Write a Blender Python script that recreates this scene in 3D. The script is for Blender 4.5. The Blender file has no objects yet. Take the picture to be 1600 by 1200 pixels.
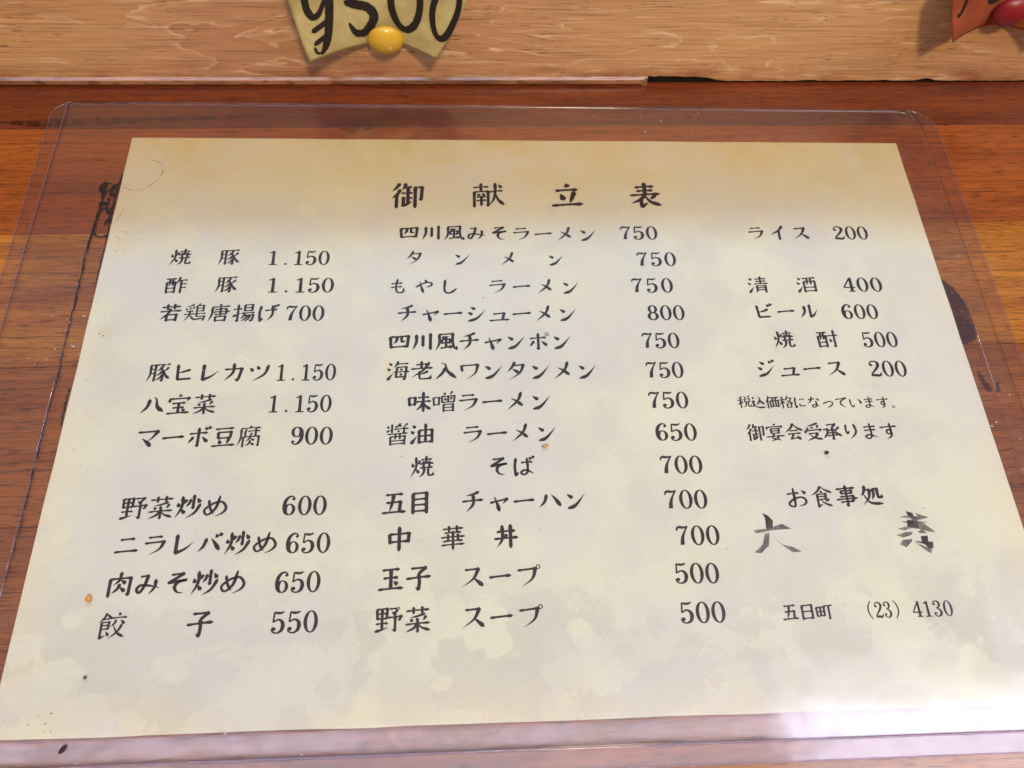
import bpy, bmesh, math, random
from mathutils import Matrix, Vector, noise

# ------------------------------------------------------------------ camera, world, lamps, exposure
scene = bpy.context.scene
COL = scene.collection
cam_data = bpy.data.cameras.new("camera")
cam = bpy.data.objects.new("camera", cam_data)
COL.objects.link(cam)
Rm = Matrix(((0.998409502691077, 0.010525803896078842, -0.05538657227611722),
             (-0.03326809380529329, 0.903136347086195, -0.42806304734976386),
             (0.0455159188715165, 0.4292248199069402, 0.9020500845879547)))
cam.matrix_world = Matrix.Translation((-0.0221253, -0.10658971, 0.22083717)) @ Rm.to_4x4()
cam_data.sensor_fit = 'HORIZONTAL'
cam_data.sensor_width = 36.0
cam_data.lens = 1167.143 / 1600.0 * 36.0
cam_data.clip_start = 0.005
cam_data.clip_end = 50.0
cam_data.dof.use_dof = True
cam_data.dof.focus_distance = 0.238
cam_data.dof.aperture_fstop = 22.0
scene.camera = cam

world = bpy.data.worlds.new("World")
scene.world = world
world.use_nodes = True
wn = world.node_tree
wn.nodes["Background"].inputs[0].default_value = (0.62, 0.50, 0.48, 1)
wn.nodes["Background"].inputs[1].default_value = 0.22


def area(name, loc, target, size, size_y, power, color):
    d = bpy.data.lights.new(name, 'AREA')
    d.shape = 'RECTANGLE'; d.size = size; d.size_y = size_y
    d.energy = power; d.color = color
    o = bpy.data.objects.new(name, d); COL.objects.link(o)
    o.location = loc
    if target: o.rotation_euler = (Vector(target) - Vector(loc)).to_track_quat('-Z', 'Y').to_euler()
    return o


# warm ceiling lamp over the counter, cool daylight window overhead on the right, two added panels
area("ceiling_lamp", (0.32, -1.00, 1.75), (0.0, 0.05, 0.0), 0.20, 0.20, 37.0, (1.0, 0.725, 0.36))
area("window_light", (1.18, -0.36, 1.60), None, 1.00, 0.60, 21.0, (0.78, 0.80, 1.0))
area("added_sheen_panel", (-0.25, -0.45, 1.60), None, 1.80, 0.34, 14.0, (0.80, 0.78, 1.0))  # added panel, gives the lilac sheen along the case's near strip
area("added_blue_fill", (0.0, 2.42, 1.80), (0.0, 0.0, 0.0), 2.60, 0.38, 96.0, (0.36, 0.64, 1.0))  # unseen blue panel added behind the board, cools the sheet beyond its shadow

scene.cycles.max_bounces = 7
scene.cycles.diffuse_bounces = 3
scene.cycles.glossy_bounces = 3
scene.cycles.transparent_max_bounces = 10
scene.view_settings.view_transform = 'Standard'
scene.view_settings.look = 'None'
scene.view_settings.exposure = -0.10
scene.view_settings.gamma = 1.0
scene.view_settings.use_curve_mapping = False

MM = 0.001
rnd = random.Random(7)


# ------------------------------------------------------------------ helpers
def mesh_obj(name, verts, faces, mat, parent=None, smooth=False, uvs=None):
    me = bpy.data.meshes.new(name)
    me.from_pydata(verts, [], faces)
    me.update()
    if smooth:
        for p in me.polygons: p.use_smooth = True
    o = bpy.data.objects.new(name, me)
    COL.objects.link(o)
    if mat: me.materials.append(mat)
    if parent: o.parent = parent
    return o


def bm_obj(name, bm, mat, parent=None, smooth=False):
    me = bpy.data.meshes.new(name)
    bm.to_mesh(me); bm.free()
    if smooth:
        for p in me.polygons: p.use_smooth = True
    o = bpy.data.objects.new(name, me); COL.objects.link(o)
    if mat: me.materials.append(mat)
    if parent: o.parent = parent
    return o


def empty(name, loc, label=None, cat=None, group=None, kind=None, rz=0):
    o = bpy.data.objects.new(name, None); COL.objects.link(o)
    o.location = loc; o.rotation_euler = (0, 0, rz); o.empty_display_size = 0.01
    tag(o, label, cat, group, kind)
    return o


def tag(o, label=None, cat=None, group=None, kind=None):
    if label: o['label'] = label
    if cat: o['category'] = cat
    if group: o['group'] = group
    if kind: o['kind'] = kind


class NT:
    def __init__(self, name):
        self.m = bpy.data.materials.new(name); self.m.use_nodes = True
        self.t = self.m.node_tree; self.t.nodes.clear()
        self.out = self.n('ShaderNodeOutputMaterial')

    def n(self, typ, **kw):
        x = self.t.nodes.new(typ)
        for k, v in kw.items(): setattr(x, k, v)
        return x

    def l(self, a, b): self.t.links.new(a, b)

    def set(self, node, key, v):
        if hasattr(v, 'is_linked') or isinstance(v, bpy.types.NodeSocket): self.l(v, node.inputs[key])
        else: node.inputs[key].default_value = v

    def coord(self, kind='Object', scale=(1, 1, 1), loc=(0, 0, 0), rot=(0, 0, 0)):
        tc = self.n('ShaderNodeTexCoord'); mp = self.n('ShaderNodeMapping')
        self.l(tc.outputs[kind], mp.inputs[0])
        mp.inputs['Scale'].default_value = scale; mp.inputs['Location'].default_value = loc
        mp.inputs['Rotation'].default_value = rot
        return mp.outputs[0]

    def noise(self, vec, scale, detail=4, rough=0.55, dist=0.0):
        x = self.n('ShaderNodeTexNoise')
        self.l(vec, x.inputs['Vector'])
        x.inputs['Scale'].default_value = scale; x.inputs['Detail'].default_value = detail
        x.inputs['Roughness'].default_value = rough; x.inputs['Distortion'].default_value = dist
        return x.outputs['Fac']

    def ramp(self, fac, stops, interp='LINEAR'):
        r = self.n('ShaderNodeValToRGB'); self.l(fac, r.inputs[0])
        r.color_ramp.interpolation = interp
        e = r.color_ramp.elements
        while len(e) < len(stops): e.new(0.5)
        for i, (p, c) in enumerate(stops):
            e[i].position = p
            e[i].color = (c, c, c, 1) if isinstance(c, (int, float)) else (*c, 1)
        return r.outputs[0]

    def mix(self, fac, a, b, mode='MIX'):
        x = self.n('ShaderNodeMix'); x.data_type = 'RGBA'; x.blend_type = mode
        for sock, v in ((x.inputs[0], fac), (x.inputs[6], a), (x.inputs[7], b)):
            if isinstance(v, bpy.types.NodeSocket): self.l(v, sock)
            elif isinstance(v, (int, float)): sock.default_value = v
            else: sock.default_value = (*v, 1)
        return x.outputs[2]

    def math(self, op, a, b=0.0):
        x = self.n('ShaderNodeMath', operation=op)
        for i, v in enumerate((a, b)):
            if isinstance(v, bpy.types.NodeSocket): self.l(v, x.inputs[i])
            else: x.inputs[i].default_value = v
        return x.outputs[0]

    def bump(self, h, strength, dist):
        b = self.n('ShaderNodeBump'); self.l(h, b.inputs['Height'])
        b.inputs['Strength'].default_value = strength; b.inputs['Distance'].default_value = dist
        return b.outputs[0]

    def principled(self, color, rough=0.5, normal=None, spec=0.5, coat=0.0, coat_rough=0.1, **kw):
        p = self.n('ShaderNodeBsdfPrincipled')
        self.set(p, 'Base Color', color if isinstance(color, bpy.types.NodeSocket) else (*color, 1))
        self.set(p, 'Roughness', rough)
        p.inputs['Specular IOR Level'].default_value = spec
        p.inputs['Coat Weight'].default_value = coat
        p.inputs['Coat Roughness'].default_value = coat_rough
        if normal: self.l(normal, p.inputs['Normal'])
        for k, v in kw.items(): self.set(p, k, v)
        self.l(p.outputs[0], self.out.inputs[0])
        return p


# ------------------------------------------------------------------ materials
def counter_wood(name, dark, mid, light, seed, glow=0.5):
    t = NT(name)
    c1 = t.coord('Object', (1.0, 9.0, 1.0), (seed, seed * 0.37, 0))
    c2 = t.coord('Object', (11.0, 330.0, 1.0), (seed * 1.3, seed, 0))
    c3 = t.coord('Object', (75.0, 1000.0, 1.0), (seed, seed * 2.1, 0))
    c4 = t.coord('Object', (7.0, 60.0, 1.0), (seed * 0.7, seed * 3, 0))
    patches = t.noise(c1, 9.0, 3, 0.5, 0.6)
    band = t.noise(c4, 3.5, 4, 0.6, 0.35)
    streak = t.noise(c2, 2.2, 5, 0.62, 0.25)
    pores = t.noise(c3, 2.0, 2, 0.5, 0.0)
    col = t.ramp(patches, [(0.30, dark), (0.50, mid), (0.70, light)])
    col = t.mix(t.ramp(band, [(0.38, 0.0), (0.62, 0.40)]), col, light)
    s = t.ramp(streak, [(0.28, 0.38), (0.44, 0.84), (0.56, 1.0), (0.8, 1.16)])
    col = t.mix(1.0, col, s, 'MULTIPLY')
    p = t.ramp(pores, [(0.36, 0.30), (0.46, 1.0)])
    col = t.mix(0.75, col, p, 'MULTIPLY')
    smudge = t.noise(t.coord('Object', (1, 1, 1), (seed, 0, 0)), 35, 5, 0.6)
    rough = t.ramp(smudge, [(0.3, 0.30), (0.7, 0.50)])
    h = t.mix(0.5, streak, pores)
    t.principled(col, rough, t.bump(h, 0.25, 0.0004), 0.35, coat=0.7, coat_rough=0.16)
    return t.m


def plywood():
    t = NT("pale_plywood")
    big = t.coord('Object', (1.0, 1.0, 5.5), (0.2, 0.0, 0.31))
    warp = t.noise(big, 7.0, 4, 0.5, 0.9)
    rings = t.math('FRACT', t.math('MULTIPLY', warp, 9.0))
    ringc = t.ramp(rings, [(0.0, 0.0), (0.5, 0.45), (0.9, 0.95), (1.0, 0.0)])
    fine = t.noise(t.coord('Object', (13.0, 1.0, 560.0)), 2.0, 6, 0.68, 0.1)
    pale = t.noise(t.coord('Object', (14.0, 1.0, 110.0), (3.1, 0, 0)), 2.2, 5, 0.62, 0.4)
    tone = t.noise(t.coord('Object', (1, 1, 2.0), (5, 0, 0)), 6.0, 2, 0.5)
    base = t.ramp(tone, [(0.35, (0.44, 0.225, 0.125)), (0.65, (0.60, 0.365, 0.160))])
    base = t.mix(t.math('MULTIPLY', ringc, 0.55), base, (0.57, 0.345, 0.20))
    edge = t.ramp(rings, [(0.86, 0.0), (0.97, 0.8), (1.0, 0.0)])
    palemask = t.math('MULTIPLY', edge, t.ramp(pale, [(0.42, 0.1), (0.62, 1.0)]))
    base = t.mix(palemask, base, (0.84, 0.64, 0.45))
    base = t.mix(t.ramp(pale, [(0.60, 0.0), (0.74, 0.5)]), base, (0.78, 0.58, 0.40))
    base = t.mix(0.8, base, t.ramp(fine, [(0.34, 0.48), (0.48, 0.96), (0.66, 1.16)]), 'MULTIPLY')
    pores = t.noise(t.coord('Object', (70.0, 1.0, 900.0), (1.7, 0, 0)), 2.0, 3, 0.6)
    spots = t.noise(t.coord('Object', (16.0, 1.0, 40.0), (8.7, 0, 2)), 2.0, 1, 0.5)
    pm = t.math('MULTIPLY', t.ramp(pores, [(0.60, 0.0), (0.66, 1.0)]), t.ramp(spots, [(0.46, 0.0), (0.60, 0.95)]))
    base = t.mix(pm, base, (0.10, 0.035, 0.018))
    # reddish dirt rubbed into the wood along its lower edge
    sep = t.n('ShaderNodeSeparateXYZ'); t.l(t.coord('Object'), sep.inputs[0])
    zz = t.ramp(t.math('MULTIPLY', sep.outputs[2], 100.0), [(0.25, 1.0), (0.95, 0.0)])
    dirt = t.noise(t.coord('Object', (18.0, 1.0, 45.0)), 2.5, 5, 0.65)
    base = t.mix(t.math('MULTIPLY', zz, t.ramp(dirt, [(0.42, 0.0), (0.66, 0.8)])), base, (0.24, 0.06, 0.03))
    t.principled(base, 0.5, t.bump(t.mix(0.4, fine, pale), 0.35, 0.0005), 0.35, coat=0.08, coat_rough=0.3)
    return t.m


def simple(name, color, rough=0.5, spec=0.5, coat=0.0, var=0.0, vscale=60.0, bump=0.0):
    t = NT(name)
    nz = t.noise(t.coord('Object'), vscale, 5, 0.6)
    dark = tuple(c * (1 - var) for c in color)
    col = t.mix(nz, dark, tuple(min(1, c * (1 + var * 0.6)) for c in color))
    t.principled(col, rough, t.bump(nz, bump, 0.0005) if bump else None, spec, coat=coat, coat_rough=0.08)
    return t.m


def parchment():
    t = NT("parchment_print")
    o = t.coord('Object')
    base = t.ramp(t.noise(t.coord('Object', (1, 1, 1), (.3, .1, 0)), 9.0, 4, 0.55, 0.4),
                  [(0.30, (0.535, 0.530, 0.385)), (0.5, (0.560, 0.558, 0.420)), (0.7, (0.580, 0.570, 0.410))])
    mott = t.noise(t.coord('Object', (1, 1, 1), (1.3, .4, 0)), 38.0, 6, 0.62, 0.3)
    base = t.mix(t.ramp(mott, [(0.44, 0.0), (0.60, 0.50)]), base, (0.465, 0.455, 0.39))
    # crisp-edged tide marks printed mostly along the lower and the upper third
    sep = t.n('ShaderNodeSeparateXYZ'); t.l(o, sep.inputs[0])
    low = t.ramp(t.math('ADD', t.math('MULTIPLY', sep.outputs[1], -5.0), 0.5), [(0.78, 0.0), (0.90, 1.0)])
    hi = t.ramp(t.math('ADD', t.math('MULTIPLY', sep.outputs[1], 5.0), 0.5), [(0.72, 0.0), (0.86, 0.35)])
    area_m = t.math('MAXIMUM', low, hi)
    tide = t.noise(t.coord('Object', (1, 1.15, 1), (2.3, 1.9, 0)), 36.0, 10, 0.60, 0.15)
    patch = t.ramp(tide, [(0.488, 0.0), (0.530, 0.85), (0.60, 0.75)])
    base = t.mix(t.math('MULTIPLY', t.math('MULTIPLY', patch, area_m), 0.74), base, (0.44, 0.43, 0.36))
    rim = t.ramp(tide, [(0.495, 0.0), (0.51, 0.4), (0.527, 0.0)])
    base = t.mix(t.math('MULTIPLY', rim, area_m), base, (0.47, 0.43, 0.34))
    # yellowed print border; golden reflection and warm light painted along the upper edge
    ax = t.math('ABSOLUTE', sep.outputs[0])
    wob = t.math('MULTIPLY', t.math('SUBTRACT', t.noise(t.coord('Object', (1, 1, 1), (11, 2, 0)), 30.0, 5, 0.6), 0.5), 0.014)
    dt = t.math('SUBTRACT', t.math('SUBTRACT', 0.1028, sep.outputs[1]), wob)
    ds = t.math('SUBTRACT', t.math('SUBTRACT', 0.1485, ax), wob)
    db = t.math('SUBTRACT', t.math('ADD', sep.outputs[1], 0.1028), wob)
    top_sheen = t.ramp(t.math('MULTIPLY', dt, 20.0), [(0.0, 1.0), (0.30, 0.72), (0.70, 0.25), (1.0, 0.0)])
    side = t.ramp(t.math('MULTIPLY', t.math('MINIMUM', ds, db), 20.0), [(0.0, 0.35), (0.22, 0.0)])
    base = t.mix(side, base, (0.62, 0.53, 0.33))
    blue = t.noise(t.coord('Object', (1, 1, 1), (7.3, 3.4, 0)), 16.0, 5, 0.6, 0.6)
    base = t.mix(t.ramp(blue, [(0.48, 0.0), (0.56, 0.45)]), base, (0.50, 0.50, 0.46))
    yel = t.noise(t.coord('Object', (1, 1, 1), (4.2, 8.8, 0)), 75.0, 4, 0.6)
    base = t.mix(t.ramp(yel, [(0.66, 0.0), (0.74, 0.35)]), base, (0.56, 0.42, 0.22))
    base = t.mix(t.math('MULTIPLY', top_sheen, t.ramp(mott, [(0.40, 1.0), (0.60, 0.55)])), base, (0.47, 0.385, 0.165))
    fib = t.noise(t.coord('Object', (3, 1, 1)), 900.0, 2, 0.5)
    base = t.mix(0.12, base, fib, 'OVERLAY')
    t.principled(base, 0.65, t.bump(fib, 0.05, 0.0001), 0.3)
    return t.m


def clear_pvc(name, tint, gloss_rough=0.07, haze=0.03, haze_col=(0.75, 0.70, 0.80), wave=0.25, ior=1.5, gain=1.0):
    """thin clear sheet: light passes straight, fresnel gloss and a little milky haze"""
    t = NT(name)
    w1 = t.noise(t.coord('Object', (1, 1, 1), (.2, .9, 0)), 26.0, 3, 0.5, 0.3)
    w2 = t.noise(t.coord('Object', (1, 1, 1), (3.2, .9, 0)), 260.0, 3, 0.6)
    scr = t.noise(t.coord('Object', (60, 900, 1), (0, 0, 0), (0, 0, 0.5)), 1.0, 3, 0.6)
    nrm = t.bump(t.mix(0.03, w1, w2), wave, 0.0012)
    # Schlick reflectance, the same from either side of the thin sheet
    geo = t.n('ShaderNodeNewGeometry')
    dp = t.n('ShaderNodeVectorMath', operation='DOT_PRODUCT')
    t.l(geo.outputs['Incoming'], dp.inputs[0]); t.l(geo.outputs['Normal'], dp.inputs[1])
    cosv = t.math('ABSOLUTE', dp.outputs['Value'])
    om = t.math('POWER', t.math('SUBTRACT', 1.0, cosv), 5.0)
    f0 = ((ior - 1) / (ior + 1)) ** 2
    fac = t.math('MULTIPLY', t.math('ADD', t.math('MULTIPLY', om, 1 - f0), f0), gain)
    tr = t.n('ShaderNodeBsdfTransparent'); tr.inputs[0].default_value = (*tint, 1)
    gl = t.n('ShaderNodeBsdfGlossy')
    gl.inputs['Roughness'].default_value = gloss_rough
    rr = t.ramp(t.noise(t.coord('Object', (1, 1, 1), (5, 5, 0)), 45.0, 6, 0.65),
                [(0.40, gloss_rough), (0.62, gloss_rough * 2.1)])
    t.l(rr, gl.inputs['Roughness'])
    t.l(nrm, gl.inputs['Normal'])
    df = t.n('ShaderNodeBsdfDiffuse'); df.inputs[0].default_value = (*haze_col, 1)
    mx1 = t.n('ShaderNodeMixShader')
    hz = t.math('MULTIPLY', t.ramp(scr, [(0.35, 0.8), (0.75, 1.5)]), haze)
    t.l(hz, mx1.inputs[0]); t.l(tr.outputs[0], mx1.inputs[1]); t.l(df.outputs[0], mx1.inputs[2])
    fl1 = t.ramp(t.noise(t.coord('Object', (1, 1.6, 1), (2, 7, 0)), 520.0, 2, 0.5), [(0.71, 0.0), (0.76, 1.0)])
    fl2 = t.ramp(t.noise(t.coord('Object', (1, 1, 1), (6, 1, 0)), 24.0, 3, 0.6), [(0.55, 0.0), (0.66, 0.5)])
    mx1b = t.n('ShaderNodeMixShader')
    t.l(t.math('MULTIPLY', fl1, fl2), mx1b.inputs[0]); t.l(mx1.outputs[0], mx1b.inputs[1]); t.l(df.outputs[0], mx1b.inputs[2])
    mx1 = mx1b
    mx2 = t.n('ShaderNodeMixShader')
    t.l(fac, mx2.inputs[0]); t.l(mx1.outputs[0], mx2.inputs[1]); t.l(gl.outputs[0], mx2.inputs[2])
    t.l(mx2.outputs[0], t.out.inputs[0])
    return t.m


def faded(name, color, lo, hi, scale):
    t = NT(name)
    nz = t.noise(t.coord('Object', (1, 0.45, 1), (0, 0, 0), (0, 0, 0.25)), scale, 5, 0.65, 0.3)
    a = t.ramp(nz, [(0.36, lo), (0.62, hi)])
    tr = t.n('ShaderNodeBsdfTransparent'); df = t.n('ShaderNodeBsdfDiffuse')
    df.inputs[0].default_value = (*color, 1)
    mx = t.n('ShaderNodeMixShader'); t.l(a, mx.inputs[0])
    t.l(tr.outputs[0], mx.inputs[1]); t.l(df.outputs[0], mx.inputs[2]); t.l(mx.outputs[0], t.out.inputs[0])
    return t.m


def tag_paper(name, color, edge, amount):
    t = NT(name)
    nz = t.noise(t.coord('Object', (1, 1, 1), (2, 2, 2)), 70.0, 6, 0.65)
    n2 = t.noise(t.coord('Object', (1, 1, 1), (9, 2, 2)), 260.0, 3, 0.6)
    sep = t.n('ShaderNodeSeparateXYZ'); t.l(t.coord('Object'), sep.inputs[0])
    col = t.mix(t.ramp(nz, [(0.4, 0.0), (0.62, 0.55)]), color, edge)
    col = t.mix(0.25, col, n2, 'OVERLAY')
    df = t.n('ShaderNodeBsdfDiffuse'); t.l(col, df.inputs[0])
    tl = t.n('ShaderNodeBsdfTranslucent'); t.l(col, tl.inputs[0])
    mx = t.n('ShaderNodeMixShader'); mx.inputs[0].default_value = amount
    t.l(df.outputs[0], mx.inputs[1]); t.l(tl.outputs[0], mx.inputs[2]); t.l(mx.outputs[0], t.out.inputs[0])
    return t.m


M_INK = simple("printed_ink", (0.016, 0.009, 0.007), 0.55, 0.3, var=0.3, vscale=400)
M_BRUSH = simple("brush_ink", (0.022, 0.016, 0.014), 0.6, 0.2, var=0.4, vscale=300)
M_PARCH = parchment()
M_FRONT = clear_pvc("clear_pvc_front", (0.99, 0.985, 0.99), 0.115, 0.006, wave=0.12)
M_BACK = clear_pvc("clear_pvc_back", (0.975, 0.965, 0.975), 0.06, 0.006, wave=0.06)
M_WELD = clear_pvc("clear_pvc_weld", (0.965, 0.95, 0.968), 0.08, 0.012, (0.55, 0.50, 0.60), wave=0.5)
M_SEAM = clear_pvc("clear_pvc_seam", (0.92, 0.88, 0.94), 0.08, 0.05, (0.58, 0.50, 0.68), wave=0.3, gain=1.3)
M_PLY = plywood()
M_LIP = counter_wood("edge_strip_wood", (0.17, 0.07, 0.035), (0.29, 0.13, 0.06), (0.36, 0.17, 0.08), 3.3)
M_GAP = simple("grimy_gap", (0.012, 0.008, 0.006), 0.8, 0.2, var=0.5, vscale=200, bump=0.5)
M_GRIME = simple("black_grime", (0.010, 0.007, 0.007), 0.7, 0.2, var=0.5, vscale=500)
M_STAIN = faded("purple_ink_stain", (0.045, 0.018, 0.022), 0.25, 0.88, 170.0)
M_SOFTSTAIN = faded("soft_dark_stain", (0.03, 0.012, 0.008), 0.0, 0.6, 260.0)
M_HAIR = faded("brown_scratch", (0.14, 0.085, 0.04), 0.0, 0.95, 420.0)
M_FADE_DARK = faded("faded_ink_dark", (0.035, 0.025, 0.028), 0.70, 0.97, 500.0)
M_FADE_MID = faded("faded_ink_mid", (0.09, 0.075, 0.075), 0.35, 0.80, 420.0)
M_FADE_LIGHT = faded("faded_ink_light", (0.11, 0.092, 0.090), 0.40, 0.82, 380.0)

# ------------------------------------------------------------------ counter (structure) with its boards
ROT = math.radians(1.02)                 # counter boards and wall run one degree off the menu
counter = empty("counter", (0, 0, -0.0010), kind='structure', rz=ROT)
counter['label'] = "varnished reddish brown wooden counter top"


def bevel_box(x0, x1, y0, y1, z0, z1, bev=0.0004, seg=1):
    bm = bmesh.new()
    bmesh.ops.create_cube(bm, size=1)
    for v in bm.verts:
        v.co = Vector((x0 if v.co.x < 0 else x1, y0 if v.co.y < 0 else y1, z0 if v.co.z < 0 else z1))
    bmesh.ops.bevel(bm, geom=bm.edges[:], offset=bev, segments=seg, affect='EDGES')
    return bm


rows = [  # y0, y1 (mm), dark, mid, light, seed
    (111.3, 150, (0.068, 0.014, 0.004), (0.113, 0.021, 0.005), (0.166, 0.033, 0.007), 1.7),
    (62.3, 111.1, (0.195, 0.042, 0.007), (0.272, 0.067, 0.009), (0.311, 0.082, 0.010), 5.1),
    (9.6, 62.1, (0.235, 0.062, 0.009), (0.321, 0.103, 0.012), (0.438, 0.171, 0.018), 9.4),
    (-43.2, 9.4, (0.186, 0.046, 0.008), (0.263, 0.076, 0.010), (0.332, 0.105, 0.014), 12.9),
    (-96.0, -43.4, (0.186, 0.046, 0.009), (0.254, 0.072, 0.012), (0.321, 0.105, 0.018), 17.3),
    (-150.0, -96.2, (0.166, 0.055, 0.015), (0.243, 0.091, 0.024), (0.332, 0.138, 0.041), 23.8),
]
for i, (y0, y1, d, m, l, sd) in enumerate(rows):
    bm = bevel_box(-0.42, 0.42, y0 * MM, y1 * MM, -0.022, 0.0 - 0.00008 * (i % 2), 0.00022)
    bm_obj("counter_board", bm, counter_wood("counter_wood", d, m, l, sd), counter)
bm_obj("glue_line", bevel_box(-0.419, 0.419, -0.149, 0.149, -0.021, -0.0014, 0.0002), M_GAP, counter)


# ------------------------------------------------------------------ wall board behind
wall = empty("wall", (0, 0.13395 + 0.0178 * 0.004, 0), kind='structure', rz=ROT)
wall['label'] = "pale plywood upstand board behind the counter"
# upstand board with slightly chipped lower edge
bm = bmesh.new()
N = 420
front_top, front_bot = [], []
ov = []
for i in range(N + 1):
    x = -0.42 + 0.84 * i / N
    chip = 0.0
    if x > 0.045:
        chip = max(0, noise.noise(Vector((x * 95, 0.3, 0))) - 0.12) * 0.0012 + abs(noise.noise(Vector((x * 420, 4.3, 0)))) * 0.0005
        chip += 0.0014 * math.exp(-((x - 0.170) / 0.0035) ** 2)
    ov.append((x, 0.0026 + chip - (0.0004 if x > 0.052 else 0) - (0.0019 * min(1, max(0, (x - 0.072) / 0.012)))))
vs, fs = [], []
ZT = 0.058
for x, zb in ov:
    vs += [(x, 0, zb), (x, 0, ZT - 0.001), (x, 0.001, ZT), (x, 0.018, ZT), (x, 0.018, zb), (x, 0.0004, zb - 0.0003)]
for i in range(N):
    a, b = i * 6, (i + 1) * 6
    for j in range(5):
        fs.append((a + j, b + j, b + j + 1, a + j + 1))
    fs.append((a + 5, b + 5, b, a))
fs.append((5, 4, 3, 2, 1, 0)); e = N * 6; fs.append((e, e + 1, e + 2, e + 3, e + 4, e + 5))
mesh_obj("wall_board", vs, fs, M_PLY, wall)
# narrow bead under the board on the left, broken off at its right end
vs, fs = [], []
N = 200
for i in range(N + 1):
    x = -0.42 + (0.42 + 0.0515) * i / N
    k = 1.0 if x < 0.049 else max(0.1, 1 - (x - 0.049) / 0.003)
    w = 0.0001 * noise.noise(Vector((x * 120, 0, 0)))
    vs += [(x, -0.0008 + w, -0.0010), (x, -0.0016 * k + w, 0.0004), (x, -0.0013 * k + w, 0.0020), (x, -0.0002, 0.0027), (x, 0.012, 0.0027), (x, 0.012, -0.0010)]
for i in range(N):
    a, b = i * 6, (i + 1) * 6
    for j in range(6):
        fs.append((a + j, b + j, b + (j + 1) % 6, a + (j + 1) % 6))
fs.append((5, 4, 3, 2, 1, 0)); e = N * 6; fs.append((e, e + 1, e + 2, e + 3, e + 4, e + 5))
mesh_obj("edge_bead", vs, fs, M_LIP, wall, smooth=False)
bm_obj("gap_filler", bevel_box(0.0518, 0.42, 0.0006, 0.016, -0.001, 0.0040, 0.0003), M_GAP, wall)

# ------------------------------------------------------------------ stroke engine for lettering
PROF = {
    'h': [(0, .75), (.07, 1.15), (.22, .72), (.72, .74), (.90, 1.35), (1, .55)],
    'v': [(0, .75), (.07, 1.3), (.2, .95), (.8, .95), (.94, 1.12), (1, .6)],
    'p': [(0, .8), (.08, 1.3), (.25, 1.0), (.65, .85), (1, .06)],
    'n': [(0, .35), (.45, .9), (.8, 1.55), (1, .08)],
    'd': [(0, .25), (.35, .95), (.75, 1.45), (.93, 1.2), (1, .5)],
    't': [(0, .7), (.15, 1.5), (.4, 1.0), (1, .06)],
    'c': [(0, .6), (.08, 1.1), (.3, .82), (.7, .9), (.85, .95), (1, .2)],
}
HSEG = [(0, .75), (.08, 1.15), (.25, .75), (.8, .8), (1, 1.25)]
VSEG = [(0, .8), (.08, 1.25), (.25, .95), (1, .98)]
LSEG = [(0, 1.25), (.25, .98), (.9, 1.0), (1, .8)]
HOOK = [(0, 1.25), (.4, .8), (1, .06)]


def prof(tab, t):
    for (a, u), (b, v) in zip(tab, tab[1:]):
        if t <= b: return u + (v - u) * (t - a) / max(1e-6, b - a)
    return tab[-1][1]


def smooth_path(pts, n):
    if len(pts) == 2:
        (x0, y0), (x1, y1) = pts
        return [(x0 + (x1 - x0) * i / n, y0 + (y1 - y0) * i / n) for i in range(n + 1)]
    P = [(2 * pts[0][0] - pts[1][0], 2 * pts[0][1] - pts[1][1])] + list(pts) + [(2 * pts[-1][0] - pts[-2][0], 2 * pts[-1][1] - pts[-2][1])]
    out = []
    per = max(3, n // (len(pts) - 1))
    for k in range(1, len(P) - 2):
        p0, p1, p2, p3 = P[k - 1:k + 3]
        for i in range(per):
            t = i / per
            out.append(tuple(0.5 * (2 * p1[a] + (p2[a] - p0[a]) * t + (2 * p0[a] - 5 * p1[a] + 4 * p2[a] - p3[a]) * t * t + (3 * p1[a] - p0[a] - 3 * p2[a] + p3[a]) * t ** 3) for a in (0, 1)))
    out.append(tuple(pts[-1]))
    return out


def ribbon(path, widths, cap=True):
    """returns polygon strip (verts2d, quads) of a path with per-point widths"""
    V, F = [], []
    n = len(path)
    for i, (x, y) in enumerate(path):
        a = path[max(0, i - 1)]; b = path[min(n - 1, i + 1)]
        dx, dy = b[0] - a[0], b[1] - a[1]
        L = math.hypot(dx, dy) or 1
        nx, ny = -dy / L, dx / L
        w = widths[i] / 2
        V += [(x + nx * w, y + ny * w), (x - nx * w, y - ny * w)]
        if i: F.append((2 * i - 2, 2 * i - 1, 2 * i + 1, 2 * i))
    if cap:
        for idx, sgn in ((0, -1), (n - 1, 1)):
            x, y = path[idx]
            a = path[max(0, idx - 1)]; b = path[min(n - 1, idx + 1)]
            dx, dy = b[0] - a[0], b[1] - a[1]; L = math.hypot(dx, dy) or 1
            r = widths[idx] / 2 * 0.8 * sgn
            V.append((x + dx / L * r, y + dy / L * r))
            F.append((2 * idx, 2 * idx + 1, len(V) - 1))
    return V, F


def seg_width(path, tab, base):
    tot = [0.0]
    for a, b in zip(path, path[1:]): tot.append(tot[-1] + math.hypot(b[0] - a[0], b[1] - a[1]))
    T = tot[-1] or 1
    out = []
    for i, s in enumerate(tot):
        a = path[max(0, i - 1)]; b = path[min(len(path) - 1, i + 1)]
        dx, dy = b[0] - a[0], b[1] - a[1]; L = math.hypot(dx, dy) or 1
        out.append(base * prof(tab, s / T) * (0.80 + 0.26 * abs(dy) / L))
    return out


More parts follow.
